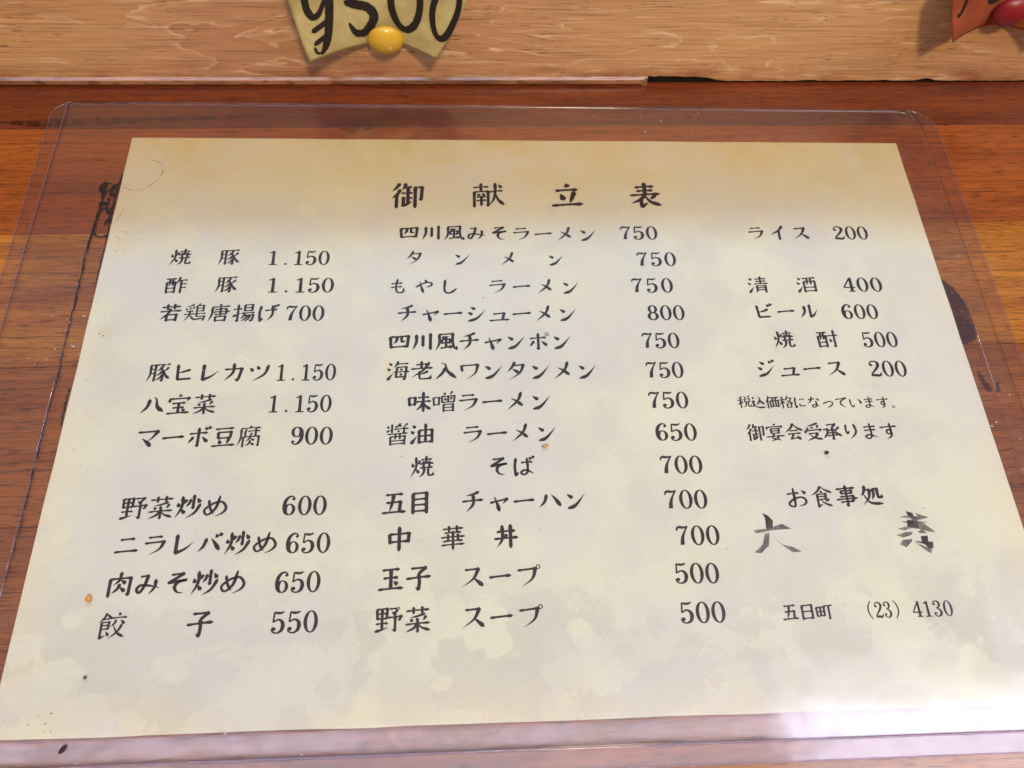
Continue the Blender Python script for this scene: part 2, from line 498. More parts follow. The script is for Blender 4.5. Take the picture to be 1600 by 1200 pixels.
def parse(txt):
    """'h 1,2 3,4/5,6' -> (type, [segments])"""
    typ, rest = txt.strip().split(' ', 1)
    segs, cur = [], []
    for k, chunk in enumerate(rest.replace(' /', '/').replace('/ ', '/').split('/')):
        pts = [tuple(float(v) for v in p.split(',')) for p in chunk.split()]
        cur = ([segs[-1][-1]] if segs else []) + pts
        segs.append(cur)
    return typ, segs


G = {}
def g(ch, txt, w=None, shear=0.075): G[ch] = (txt, w, shear)

g('御', "p 26,4 18,18 4,32;p 28,28 20,44 3,60;v 18,44 18,96;p 44,5 41,18 34,30;h 40,20 62,20;h 33,42 64,42;v 51,20 51,82;v 38,57 38,86;h 51,62 63,62;t 33,89 50,84 66,72;g 70,22 92,22/90,70/81,64;v 72,20 72,99")
g('献', "h 8,18 52,18;v 30,4 30,33;v 10,35 10,93;g 10,35 51,35/51,90/44,86;d 21,42 25,50;d 40,42 36,50;h 18,55 44,55;h 17,69 45,69;v 31,55 31,88;h 55,38 94,36;p 72,6 72,38 66,70 48,95;n 73,42 80,68 99,92;d 82,12 91,24")
g('立', "d 48,5 54,19;h 18,31 82,31;d 31,44 40,68;p 72,40 66,58 57,82;h 5,87 95,87")
g('表', "h 22,18 78,18;h 26,33 74,33;h 6,48 94,48;v 50,3 50,48;p 50,48 34,66 4,80;v 36,62 36,92;t 33,94 46,87 58,78;p 80,54 64,67;n 48,50 64,76 97,93")
g('四', "v 10,25 15,82;k 10,25 90,25/85,82;p 40,27 38,45 25,60;c 60,27 60,46 63,53 76,50;h 15,78 85,78")
g('川', "p 22,15 22,52 6,92;v 51,20 51,76;v 84,12 84,95")
g('風', "p 20,12 20,58 3,95;g 20,12 80,12/79,50 84,80 96,93/97,76;t 32,30 66,24;v 31,40 31,60;k 31,40 68,40/66,60;h 31,58 67,58;v 50,28 50,82;h 27,84 70,80;d 64,70 75,86")
g('焼', "d 10,30 15,48;p 42,22 34,38;p 26,6 26,50 3,94;d 27,58 38,76;h 48,18 90,18;v 68,4 68,36;h 42,36 97,36;v 57,26 57,52;v 80,26 80,52;h 44,54 94,54;p 60,56 56,78 38,95;g 76,56 76,84 84,89 95,87/97,74")
g('豚', "p 15,12 16,58 3,94;g 15,12 36,12/35,90/27,84;h 16,34 34,34;h 16,55 34,55;h 42,13 96,13;p 68,15 58,32 42,44;g 56,26 70,50 68,93/57,86;p 64,46 56,57 40,66;p 68,62 58,78 38,88;p 90,28 82,38 72,46;n 72,42 82,68 99,86")
YU = "h 4,14 {a},14;v 7,32 9,92;k 7,32 {b},32/{b},92;p {c},16 {c},42 {d},54;v {e},16 {e},50;h 9,66 {b},66;h 9,87 {b},87"
yl = YU.format(a=48, b=44, c=20, d=14, e=33)
g('酢', yl + ";p 64,6 58,28 48,44;h 60,25 98,25;v 71,25 71,96;h 71,46 94,46;h 71,66 94,66")
g('酎', yl + ";h 52,34 99,34;g 82,6 82,93/71,86;d 59,50 68,66")
g('若', "h 10,20 90,20;v 34,6 34,33;v 64,6 64,33;h 5,43 95,43;p 48,30 36,58 5,86;v 34,62 34,96;k 34,62 76,62/74,96;h 34,90 74,90")
g('鶏', "p 42,5 28,12 8,17;d 8,24 13,33;d 25,21 28,31;p 44,18 36,30;h 12,41 42,41;h 3,57 49,57;p 27,38 24,64 3,92;n 28,60 36,74 48,88;p 68,3 62,13;v 56,13 56,70;k 56,13 85,13/85,44;h 56,28 85,28;h 56,43 85,43;h 56,57 97,57;g 56,71 93,71/89,93/81,88;d 51,80 54,91;d 61,80 64,89;d 70,79 73,87;d 78,78 81,85")
g('唐', "d 50,2 54,12;h 16,18 94,18;p 18,20 16,60 3,95;h 30,31 80,31;v 80,31 80,58;h 20,45 96,45;h 30,58 80,58;v 54,22 54,68;v 34,70 34,96;k 34,70 78,70/76,96;h 34,92 76,92")
g('揚', "h 5,28 42,28;g 25,5 25,93/14,86;t 3,66 42,50;v 54,8 54,40;k 54,8 88,8/88,40;h 54,24 87,24;h 54,40 87,40;h 42,52 99,52;g 56,65 94,63/90,90 84,95/76,86;p 57,52 48,72 36,82;p 70,64 58,82 40,94;p 82,64 70,86 54,98")
SZ = "d 10,8 23,20;d 3,34 16,46;t 5,92 14,80 30,58"
g('清', SZ + ";h 40,16 92,16;h 42,30 90,30;h 34,44 99,44;v 65,3 65,44;p 44,56 44,80 37,96;g 44,56 87,56/87,93/79,88;h 44,68 87,68;h 44,80 87,80")
g('酒', SZ + ";h 34,14 98,14;v 38,32 38,94;k 38,32 92,32/92,92;p 56,16 55,42 48,52;v 73,16 73,50;h 38,67 91,67;h 38,88 91,88")
g('海', SZ + ";p 49,3 44,18 33,33;h 46,16 94,16;k 46,32 41,80/84,80;g 46,32 86,32/80,88 76,94/69,87;h 33,56 99,56;d 61,38 66,48;d 60,62 65,73")
g('老', "h 26,18 74,18;v 48,3 48,38;h 4,38 96,38;p 82,10 54,48 5,80;p 76,53 58,62 42,67;g 40,52 40,82 50,90 86,89/89,72")
g('入', "p 50,34 34,62 4,90;n 32,10 48,18 58,52 98,92")
g('八', "p 36,26 28,60 3,88;n 52,16 62,26 70,62 98,88")
g('宝', "d 50,3 53,14;v 13,21 10,38;g 13,23 90,23/80,38;h 24,45 76,45;h 28,66 72,66;v 50,45 50,90;h 5,91 95,91;d 65,72 75,83")
g('菜', "h 8,17 92,17;v 34,5 34,28;v 66,5 66,28;p 76,31 50,38 20,43;d 23,46 30,57;d 46,44 50,55;p 80,40 70,56;h 6,66 94,66;v 50,55 50,98;p 48,67 34,82 4,94;n 52,67 66,82 97,94")
g('味', "v 5,28 8,67;k 5,28 32,28/30,64;h 8,62 30,62;h 44,30 90,30;h 35,50 98,50;v 66,5 66,98;p 65,52 54,74 34,90;n 67,52 78,74 99,90")
g('噌', "v 5,28 8,67;k 5,28 30,28/28,64;h 8,62 28,62;d 50,5 56,17;p 86,3 76,17;v 41,24 42,54;k 41,24 95,24/93,54;h 42,54 94,54;v 68,24 68,54;d 53,30 58,45;p 83,30 77,45;v 48,64 48,98;k 48,64 89,64/89,98;h 48,79 89,79;h 48,94 89,94")
g('税', "p 38,8 26,14 8,18;h 3,34 45,34;v 25,16 25,98;p 24,36 18,58 3,74;d 28,46 41,58;d 53,7 62,20;p 90,3 78,21;v 55,28 55,53;k 55,28 89,28/87,50;h 55,51 87,51;p 64,52 60,78 43,95;g 78,52 78,82 85,89 97,86/98,70")
g('込', "d 10,8 21,21;c 4,42 21,40/12,56 21,66 5,84;n 4,84 24,80 50,93 99,95;p 62,36 50,58 33,74;n 50,10 62,20 68,48 95,72")
g('価', "p 27,3 20,26 3,52;v 18,32 18,98;h 34,16 98,16;v 36,40 38,92;k 36,40 94,40/92,92;v 55,16 55,86;v 75,16 75,86;h 38,87 92,87")
g('格', "h 3,30 43,30;v 24,5 24,98;p 23,32 16,54 3,70;d 27,42 39,54;p 62,4 54,24 41,38;g 58,20 88,20/74,46 40,66;n 54,30 72,48 99,64;v 56,66 56,97;k 56,66 86,66/84,95;h 56,92 84,92")
g('宴', "d 50,2 53,12;v 12,18 9,31;g 12,20 90,20/81,33;v 30,31 32,58;k 30,31 73,31/71,58;h 32,44 71,44;h 32,57 71,57;h 4,74 97,74;c 46,60 34,82 58,89 76,99;p 68,70 56,88 22,99")
g('会', "p 50,3 34,28 3,50;n 50,6 68,28 99,47;h 30,43 70,43;h 18,60 84,60;p 46,61 38,76 27,88;h 27,88 74,84;d 62,72 80,95")
g('受', "p 78,4 50,12 20,17;d 19,24 26,35;d 44,20 48,31;p 80,17 70,31;v 11,40 9,55;g 11,42 92,40/84,55;h 26,60 74,60;p 74,60 54,82 10,98;n 32,64 52,84 97,96")
g('承', "k 26,11 72,9/52,28;g 52,28 52,93/41,85;h 34,43 68,43;h 31,57 70,57;h 26,72 76,70;c 5,36 28,33/22,60 3,82;p 88,27 76,38 66,48;n 62,36 74,60 99,80")
g('豆', "h 14,14 86,14;v 25,30 28,59;k 25,30 77,30/75,58;h 28,57 75,57;d 31,64 38,82;p 71,61 62,84;h 4,90 96,90")
g('腐', "d 52,1 54,10;h 14,13 94,13;p 16,15 16,56 3,94;p 37,19 28,34;v 33,29 33,48;h 44,27 92,27;g 75,17 75,47/66,44;d 55,34 60,42;v 26,52 26,98;g 26,52 89,52/88,95/80,90;p 56,44 50,62 36,72;d 56,60 71,70;p 56,70 50,84 36,93;d 56,80 71,91")
g('醤', "v 27,3 27,42;d 7,9 14,20;t 5,36 25,27;p 62,1 50,13 37,20;d 43,10 47,19;d 59,7 63,16;p 90,3 78,16;h 36,26 96,26;g 77,17 77,43/68,40;d 50,31 57,39;h 10,48 92,48;v 21,60 21,98;k 21,60 81,60/79,98;p 42,48 42,66 34,74;v 60,48 60,72;h 21,80 79,80;h 21,94 79,94")
g('油', SZ + ";v 38,33 38,94;k 38,33 92,33/92,92;v 65,5 65,88;h 38,60 91,60;h 38,88 91,88")
g('野', "v 7,10 9,48;k 7,10 45,10/43,46;h 8,28 43,28;h 9,46 43,46;v 26,10 26,84;h 5,64 47,64;t 1,91 25,86 50,79;k 54,12 87,12/70,31;d 61,23 77,37;k 48,44 97,42/88,57;g 74,42 74,94/61,86")
g('炒', "d 9,30 14,48;p 41,20 32,38;p 25,6 25,50 3,94;d 26,58 38,77;g 69,3 69,57/60,52;p 57,20 52,36 41,50;d 82,16 94,36;p 96,43 76,78 42,98")
g('五', "h 18,14 84,14;p 48,14 42,50 31,88;k 20,47 75,46/71,88;h 4,89 96,89")
g('目', "v 23,10 23,96;k 23,10 77,10/77,96;h 23,36 77,36;h 23,60 77,60;h 23,86 77,86")
g('食', "p 50,2 34,24 2,42;n 52,4 68,20 99,36;d 48,22 52,32;k 30,38 69,38/67,64;h 30,50 67,50;h 30,63 67,63;v 30,38 30,92;t 25,95 38,89 52,83;p 80,64 62,76;n 44,64 60,82 92,97")
g('事', "h 8,16 92,16;v 27,26 29,40;k 27,26 75,26/73,40;h 29,39 73,39;k 21,52 79,52/77,77;h 3,64 97,64;h 21,77 77,77;g 50,2 50,95/38,88")
g('処', "p 25,6 20,28 4,52;g 22,24 45,24/36,62 3,94;n 15,42 40,84 99,93;p 60,22 60,50 49,72;g 60,22 79,22/79,56 84,64 95,62/97,50")
g('中', "v 12,30 15,68;k 12,30 88,30/85,66;h 15,62 85,62;v 50,3 50,99")
g('華', "h 10,14 90,14;v 34,3 34,25;v 65,3 65,25;h 18,30 82,30;h 4,48 96,48;h 12,64 88,64;h 6,79 94,79;v 50,24 50,99;v 31,37 31,64;v 69,37 69,64")
g('丼', "h 14,30 86,30;h 4,58 96,58;p 34,6 34,60 12,94;v 67,5 67,98;d 45,41 52,52")
g('肉', "v 13,28 13,96;g 13,28 87,28/85,93/74,86;p 50,5 46,34 25,53;d 52,34 71,49;p 50,50 42,68 23,83;d 52,62 71,79")
g('玉', "h 18,14 82,14;h 23,46 77,46;v 50,14 50,87;h 4,88 96,88;d 61,60 75,73")
g('子', "k 22,12 77,12/50,34;g 50,34 53,66 50,95/37,86;h 4,51 96,48")
g('餃', "p 26,3 18,20 1,38;d 28,6 45,25;h 19,25 35,25;k 12,36 39,36/37,62;h 12,48 37,48;h 12,61 37,61;v 12,36 12,92;t 9,94 20,89 34,83;d 31,71 43,86;d 69,3 74,14;h 46,23 99,23;p 62,31 56,44 45,53;d 79,31 93,47;p 85,48 72,74 42,98;n 55,50 72,78 99,96")
g('日', "v 21,12 21,94;k 21,12 79,12/79,92;h 21,48 79,48;h 21,87 79,87")
g('町', "v 3,22 5,75;k 3,22 49,22/48,73;h 4,48 48,48;h 5,73 48,73;v 26,22 26,73;h 52,18 99,18;g 77,18 77,93/64,86")
K = 0.045
def k_(ch, txt, w=9.2): G[ch] = (txt, w, K)
k_('み', "c 18,20 46,17/36,58 20,84 8,72 20,55 56,58 94,68;p 78,36 76,66 55,94")
k_('そ', "c 28,15 74,12/50,28 18,47/90,38 56,46 44,66 56,86 78,90", 10)
k_('ラ', "h 22,20 77,18;p 10,44 40,42 87,39/70,72 28,95")
k_('ー', "h 5,53 94,49", 11)
k_('メ', "p 70,6 54,48 6,92;d 24,34 50,50 76,74")
k_('ン', "d 14,24 38,42;t 16,89 50,76 94,24", 10)
k_('イ', "p 78,4 54,34 6,62;v 54,34 54,97", 10)
k_('ス', "g 20,20 75,17/54,58 6,92;d 54,54 94,90", 10)
k_('タ', "p 42,4 28,32 6,56;g 36,22 82,20/64,62 14,98;d 31,41 59,61")
k_('チ', "p 76,6 50,17 20,22;h 6,48 95,44;p 52,20 52,62 22,96", 10)
k_('ャ', "g 16,56 86,42/66,64;n 34,32 44,60 54,98")
k_('シ', "d 22,12 45,26;d 9,42 31,56;t 12,93 54,78 96,30", 10)
k_('ュ', "k 24,52 74,49/65,86;h 6,88 96,86")
k_('ビ', "k 16,14 19,48 22,84/80,83;p 72,38 50,48 22,54;d 70,8 79,22;d 85,2 94,16", 10)
k_('ル', "p 30,20 30,56 4,90;g 60,12 59,86/78,74 99,44", 10)
k_('ポ', "h 10,34 86,31;g 48,8 48,93/37,86;p 27,50 8,78;d 64,50 88,76;o 90,12 10 4.5")
k_('ボ', "h 10,34 86,31;g 48,8 48,93/37,86;p 27,50 8,78;d 64,50 88,76;d 74,4 82,17;d 88,0 96,13")
k_('ヒ', "k 22,10 24,50 26,86/84,84;p 78,38 52,46 26,52", 10)
k_('レ', "g 26,10 26,88/62,72 96,42", 11)
k_('カ', "g 10,34 85,32/77,72 70,94/56,85;p 48,4 46,52 8,95", 10)
k_('ツ', "d 10,25 24,44;d 40,17 52,36;p 92,16 76,62 24,96")
k_('ワ', "v 13,22 17,52;p 13,22 50,21 89,19/76,64 36,95")
k_('ジ', "d 22,12 44,27;d 9,42 30,56;t 12,93 54,78 92,36;d 68,8 77,21;d 84,2 93,15", 10)
k_('ハ', "p 36,26 26,58 2,82;d 58,26 76,48 97,80", 10)
k_('バ', "p 34,28 24,60 2,84;d 54,28 70,50 90,80;d 70,10 79,24;d 86,4 95,18", 10)
k_('マ', "g 8,24 90,21/66,54 42,72;d 28,54 50,74 66,93", 10)
k_('ニ', "h 22,28 78,26;h 4,80 96,77", 10)
k_('プ', "p 8,26 40,24 82,21/68,64 24,95;o 94,13 10 4.5", 10)
k_('も', "c 46,5 38,50 42,86 66,94 80,80 74,60;h 14,34 70,31;h 12,58 68,54")
k_('や', "c 6,54 50,30 86,28 90,46 60,58;d 54,6 64,25;n 26,20 36,56 48,96")
k_('し', "c 26,6 22,70 36,92 62,88 90,62", 11)
k_('げ', "c 18,10 12,50 16,94/28,78;h 38,36 92,32;p 70,10 72,60 48,95;d 78,6 86,18;d 90,1 98,13")
k_('に', "c 18,10 12,50 16,94/28,78;h 48,28 86,26;c 44,64 54,82 92,80")
k_('な', "h 10,28 58,23;p 38,5 28,36 6,60;d 70,20 92,36;c 66,40 68,76 48,92 34,80 56,70 90,88")
k_('っ', "c 12,60 60,44 86,56 72,80 38,94")
k_('て', "c 8,25 90,15/50,38 42,64 74,93")
k_('い', "c 12,20 15,70 30,86 40,66;d 72,22 88,40 92,64")
k_('ま', "h 18,24 82,22;h 20,44 80,42;c 52,3 54,76 36,92 20,80 44,70 86,88")
k_('す', "h 4,26 96,23;c 58,3 61,52 48,67 35,54 47,41 61,52 58,78 32,97")
k_('。', "o 20,84 11 5")
k_('り', "c 26,8 22,40 28,62 40,46;p 70,8 76,56 38,97")
k_('お', "h 8,32 62,29;c 38,5 38,84 22,92 10,78 34,58 70,50 90,64 84,84 54,93;d 76,17 94,34")
k_('め', "c 22,22 30,56 46,84;c 66,6 52,60 22,86 8,64 40,38 76,32 95,58 84,80 54,95")
k_('ば', "c 16,12 11,50 14,94/26,80;h 40,34 90,32;c 66,12 68,76 50,92 38,80 60,70 94,88;d 76,8 84,20;d 89,2 97,14")

D = {  # book-type numerals: rings (cx,cy,rx,ry,ix,iy), balls (x,y,r), variable-width lines
    '0': [('r', 30, 50, 27, 50, 15.5, 46)],
    '1': [('w', (31, 1, 10), (31, 97, 12)), ('w', (33, 3, 4), (22, 12, 7), (11, 15, 5)), ('w', (11, 97, 5), (51, 97, 5))],
    '2': [('b', 14, 27, 8), ('w', (7, 28, 5), (13, 9, 5), (30, 3, 6), (45, 12, 11), (47, 28, 13), (36, 50, 10), (18, 72, 7), (6, 92, 5)), ('w', (5, 93, 8), (24, 91, 13), (40, 93, 13), (51, 88, 8), (55, 74, 3))],
    '3': [('b', 13, 22, 8), ('w', (6, 22, 4), (14, 6, 5), (29, 2, 6), (42, 12, 11), (43, 27, 11), (34, 42, 7), (22, 46, 4)), ('w', (26, 47, 4), (40, 55, 9), (47, 70, 12), (43, 88, 11), (28, 98, 5), (12, 94, 5), (5, 80, 4)), ('b', 12, 79, 8)],
    '4': [('w', (40, 1, 5), (20, 38, 6), (3, 70, 5)), ('w', (3, 70, 6), (57, 70, 6)), ('w', (40, 1, 11), (40, 97, 12)), ('w', (24, 97, 5), (55, 97, 5))],
    '5': [('w', (12, 3, 4), (26, 8, 10), (40, 7, 8), (50, 1, 3)), ('w', (13, 4, 5), (10, 50, 5)), ('w', (10, 50, 4), (27, 38, 6), (43, 46, 10), (48, 66, 13), (42, 88, 10), (26, 98, 5), (11, 93, 5), (5, 80, 4)), ('b', 13, 80, 9)],
    '6': [('b', 45, 17, 7), ('w', (51, 18, 4), (42, 4, 5), (27, 5, 8), (13, 25, 12), (9, 55, 13), (13, 84, 10), (26, 98, 5)), ('r', 31, 70, 23, 29, 12, 25)],
    '7': [('w', (7, 26, 3), (10, 12, 7), (20, 7, 11), (32, 9, 10), (44, 8, 7), (53, 1, 3)), ('w', (53, 3, 4), (38, 34, 6), (29, 62, 11), (26, 92, 14), (26, 97, 12))],
    '8': [('r', 30, 26, 22, 26, 11, 21), ('r', 30, 73, 26, 27, 14, 22)],
    '.': [('b', 30, 92, 7)],
    '(': [('w', (44, -8, 3), (26, 20, 7), (20, 50, 8), (26, 80, 7), (44, 108, 3))],
    ')': [('w', (16, -8, 3), (34, 20, 7), (40, 50, 8), (34, 80, 7), (16, 108, 3))],
}
D['9'] = [tuple([e[0]] + ([60 - e[1], 100 - e[2]] + list(e[3:]) if e[0] in 'rb' else [(60 - p[0], 100 - p[1], p[2]) for p in e[1:]])) for e in D['6']]


def ring_poly(cx, cy, rx, ry, ix, iy, n=28):
    V, F = [], []
    for i in range(n):
        a = 2 * math.pi * i / n
        V += [(cx + rx * math.cos(a), cy + ry * math.sin(a)), (cx + ix * math.cos(a), cy + iy * math.sin(a))]
        j = (i + 1) % n
        F.append((2 * i, 2 * i + 1, 2 * j + 1, 2 * j))
    return V, F


def disc_poly(x, y, r, n=12):
    return [(x + r * math.cos(2 * math.pi * i / n), y + r * math.sin(2 * math.pi * i / n)) for i in range(n)], [tuple(range(n))]


def glyph_polys(ch):
    out = []
    if ch in D:
        for e in D[ch]:
            if e[0] == 'r': out.append(ring_poly(e[1], e[2], e[3] + 1, e[4] + 1, e[5] - 2.0, e[6] - 1.2))
            elif e[0] == 'b': out.append(disc_poly(*e[1:]))
            else:
                pts = [(p[0], p[1]) for p in e[1:]]
                path = smooth_path(pts, max(4, 4 * (len(pts) - 1)))
                m = len(path) - 1
                ws = []
                for i in range(m + 1):
                    f = i / m * (len(pts) - 1); a = min(int(f), len(pts) - 2); ws.append(1.6 + 1.14 * (e[1 + a][2] + (e[2 + a][2] - e[1 + a][2]) * (f - a)))
                out.append(ribbon(path, ws, cap=False))
        return out, 60.0
    txt, w, sh = G[ch]
    w0 = w
    strokes = [s for s in txt.split(';') if s.strip()]
    n = len(strokes)
    if w is None: w = 13.6 if n <= 5 else 12.0 if n <= 9 else 10.2 if n <= 12 else 8.6
    for s in strokes:
        if s.startswith('o'):
            _, c, r, th = s.split(); cx, cy = map(float, c.split(',')); r = float(r); th = float(th)
            V, F = ring_poly(cx, cy, r, r, r - th, r - th, 14)
            out.append((V, F)); continue
        typ, segs = parse(s)
        if sh == K: w = w0 * 1.36
        if typ == 'v': w2 = w * 1.04
        else: w2 = w
        for i, sg in enumerate(segs):
            dx = sg[-1][0] - sg[0][0]; dy = sg[-1][1] - sg[0][1]
            if len(segs) == 1:
                tab = PROF['h' if typ in 'k' else 'v' if typ == 'g' and abs(dy) > abs(dx) else 'c' if typ == 'g' else typ]
            elif i == 0: tab = HSEG if abs(dx) > abs(dy) else VSEG
            elif i == len(segs) - 1: tab = [(0, 1.15), (.3, .95), (.75, 1.0), (1, .3)] if typ == 'c' else HOOK if typ in 'gp' else LSEG
            else: tab = LSEG
            path = smooth_path(sg, 9 if len(sg) == 2 else 4 * (len(sg) - 1))
            # a touch of brush sag
            if typ in ('h', 'v') and len(sg) == 2:
                path = [(x, y - (1.0 if typ == 'h' else 0) * math.sin(math.pi * k / (len(path) - 1))) for k, (x, y) in enumerate(path)]
            path = [(x, y - sh * (x - 50)) for x, y in path]
            out.append(ribbon(path, seg_width(path, tab, w2)))
    return out, 100.0


class Flat:
    def __init__(self): self.v = []; self.f = []; self.k = 0
    def add(self, polys, fn):
        for V, F in polys:
            b = len(self.v)
            self.k += 1
            for p in V: self.v.append(fn(p[0], p[1], self.k))
            for f in F: self.f.append(tuple(b + i for i in f))


# ------------------------------------------------------------------ the menu sheet
sheet = empty("menu_sheet", (0, 0, 0), "cream parchment-print Japanese menu sheet with black lettering inside the clear case", "menu")
PW, PH = 0.1485, 0.10277
vs, fs = [], []
NX, NY = 60, 40
for j in range(NY + 1):
    for i in range(NX + 1):
        x = -PW + 2 * PW * i / NX; y = -PH + 2 * PH * j / NY
        if j == 0: y += 0.00035 * noise.noise(Vector((x * 45, 2.2, 0)))
        if i in (0, NX): x += 0.00022 * noise.noise(Vector((y * 60, 5.2, i)))
        if j == NY: y += 0.00015 * noise.noise(Vector((x * 50, 8.2, 0)))
        vs.append((x, y, 0.0))
n0 = len(vs)
vs += [(x, y, -0.0002) for x, y, z in vs]
for j in range(NY):
    for i in range(NX):
        a = j * (NX + 1) + i
        fs.append((a, a + 1, a + NX + 2, a + NX + 1))
        fs.append((n0 + a, n0 + a + NX + 1, n0 + a + NX + 2, n0 + a + 1))
loop = [i for i in range(NX + 1)] + [j * (NX + 1) + NX for j in range(1, NY + 1)] + [NY * (NX + 1) + i for i in range(NX - 1, -1, -1)] + [j * (NX + 1) for j in range(NY - 1, 0, -1)]
for a, b in zip(loop, loop[1:] + loop[:1]): fs.append((b, a, n0 + a, n0 + b))
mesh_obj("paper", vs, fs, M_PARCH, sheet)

ENTRIES = [
    ('御献立表', -44.59, 75.89, 44.22, 76.28, 12.3),
    ('四川風みそラーメン', -43.69, 59.08, 21.0, 58.28, 7.2),
    ('750', 35.07, 58.87, 44.67, 58.87, 0),
    ('タンメン', -41.38, 47.99, 8.64, 47.37, 6.6),
    ('750', 39.96, 47.32, 50.11, 47.3, 0),
    ('もやし', -46.75, 36.24, -29.03, 36.04, 6.6),
    ('ラーメン', -12.45, 36.11, 13.15, 35.75, 7.0),
    ('750', 36.9, 36.19, 47.56, 36.15, 0),
    ('チャーシューメン', -43.48, 25.29, 11.42, 24.83, 7.2),
    ('800', 41.23, 25.0, 50.34, 24.95, 0),
    ('四川風チャンポン', -45.74, 14.37, 8.76, 14.06, 7.4),
    ('750', 38.12, 14.06, 47.12, 13.99, 0),
    ('海老入ワンタンメン', -45.81, 3.36, 16.51, 2.93, 7.4),
    ('750', 38.25, 2.87, 47.06, 2.77, 0),
    ('味噌ラーメン', -38.58, -7.83, 0.6, -8.0, 7.4),
    ('750', 37.94, -8.14, 47.09, -8.26, 0),
    ('醤油', -45.3, -18.94, -37.6, -18.91, 7.4),
    ('ラーメン', -21.65, -19.04, 1.83, -18.99, 7.2),
    ('650', 39.11, -19.42, 48.33, -19.56, 0),
    ('焼', -37.42, -29.92, -37.42, -29.92, 7.4),
    ('そば', -13.82, -30.13, -5.91, -30.1, 7.2),
    ('700', 39.18, -30.46, 48.51, -30.62, 0),
    ('五目', -45.55, -41.26, -37.85, -41.22, 7.4),
    ('チャーハン', -21.85, -41.25, 9.57, -41.19, 7.2),
    ('700', 39.2, -41.77, 48.47, -41.87, 0),
    ('中華丼', -43.69, -52.17, -11.96, -52.08, 7.4),
    ('700', 41.35, -53.06, 50.56, -53.11, 0),
    ('玉子', -45.73, -63.87, -37.74, -63.68, 7.4),
    ('スープ', -22.17, -63.81, -5.95, -63.82, 7.2),
    ('500', 39.51, -64.27, 48.69, -64.46, 0),
    ('野菜', -45.96, -75.11, -37.76, -75.28, 7.5),
    ('スープ', -22.09, -75.14, -5.79, -75.2, 7.2),
    ('500', 39.65, -75.54, 48.86, -75.61, 0),
    ('焼豚', -122.46, 48.37, -105.87, 48.45, 7.3),
    ('1.150', -90.64, 48.06, -73.06, 48.03, 0),
    ('酢豚', -122.11, 36.9, -105.38, 37.14, 7.3),
    ('1.150', -89.62, 36.77, -70.92, 36.7, 0),
    ('若鶏唐揚げ', -122.19, 26.05, -90.19, 25.7, 7.3),
    ('700', -82.26, 25.55, -73.29, 25.55, 0),
    ('豚ヒレカツ', -122.51, 3.67, -90.72, 3.44, 7.3),
    ('1.150', -83.48, 3.23, -67.66, 3.2, 0),
    ('八宝菜', -122.39, -7.72, -106.35, -7.62, 7.4),
    ('1.150', -84.78, -7.9, -68.38, -7.96, 0),
    ('マーボ豆腐', -122.0, -18.87, -91.19, -18.88, 7.4),
    ('900', -76.53, -18.89, -67.46, -19.03, 0),
    ('野菜炒め', -122.24, -41.2, -98.61, -41.15, 7.4),
    ('600', -76.71, -41.39, -67.7, -41.47, 0),
    ('ニラレバ炒め', -122.18, -52.19, -82.86, -52.46, 7.2),
    ('650', -74.64, -52.77, -65.81, -52.84, 0),
    ('肉みそ炒め', -122.12, -63.46, -90.68, -63.61, 7.4),
    ('650', -76.64, -64.05, -67.81, -64.04, 0),
    ('餃', -122.19, -74.71, -122.19, -74.71, 7.4),
    ('子', -98.26, -74.85, -98.26, -74.85, 7.4),
    ('550', -76.68, -75.09, -67.73, -75.08, 0),
    ('ライス', 83.66, 58.99, 100.41, 58.92, 7.0),
    ('200', 115.02, 58.93, 124.08, 58.94, 0),
    ('清酒', 80.36, 36.21, 98.12, 36.31, 7.3),
    ('400', 113.66, 36.25, 123.69, 36.21, 0),
    ('ビール', 80.57, 25.31, 96.49, 25.35, 7.0),
    ('600', 110.47, 25.0, 119.5, 24.95, 0),
    ('焼酎', 85.49, 14.02, 100.94, 14.12, 7.4),
    ('500', 115.12, 13.77, 123.76, 13.73, 0),
    ('ジュース', 77.24, 3.03, 101.17, 2.78, 7.0),
    ('200', 114.98, 2.54, 123.91, 2.45, 0),
    ('税込価格になっています。', 67.76, -9.21, 119.15, -10.11, 4.6),
    ('御宴会受承ります', 69.68, -19.97, 114.01, -20.22, 6.2),
    ('お食事処', 78.88, -41.9, 102.81, -41.62, 7.0),
    ('五日町', 69.97, -76.19, 80.25, -76.32, 4.9),
    ('(23)', 93.81, -76.29, 101.94, -76.24, 0),
    ('4130', 108.12, -76.33, 117.45, -76.35, 0),
]
ZI = 0.000018
for text, x0, y0, x1, y1, em in ENTRIES:
    fl = Flat(); n = len(text)
    num = em == 0
    for i, ch in enumerate(text):
        t = i / (n - 1) if n > 1 else 0
        cx = x0 + (x1 - x0) * t; cy = y0 + (y1 - y0) * t
        polys, wbox = glyph_polys(ch)
        if num:
            pitch = abs(x1 - x0) / max(1, n - 1)
            H = 6.0 if text not in ("(23)", "4130") else 4.5
            sx = min(pitch, 4.75 if H > 5 else 3.3) / 62.0; sy = H / 100.0
            if text == "(23)": sx = 2.75 / 62.0
        else:
            sx = em / 98.0; sy = em / 101.0
            if ch in "ーラメンスチタマボポプツハバワレカヒシジビルイニみそめばやもしげおなにてっいますりまお": sx = em * 0.97 / 100.0; sy = em * 0.94 / 100.0
        fl.add(polys, lambda px, py, k: ((cx + (px - wbox / 2) * sx) * MM, (cy - (py - 50) * sy) * MM, ZI + (k % 9) * 6e-7))
    mesh_obj("printed_text", fl.v, fl.f, M_INK, sheet)

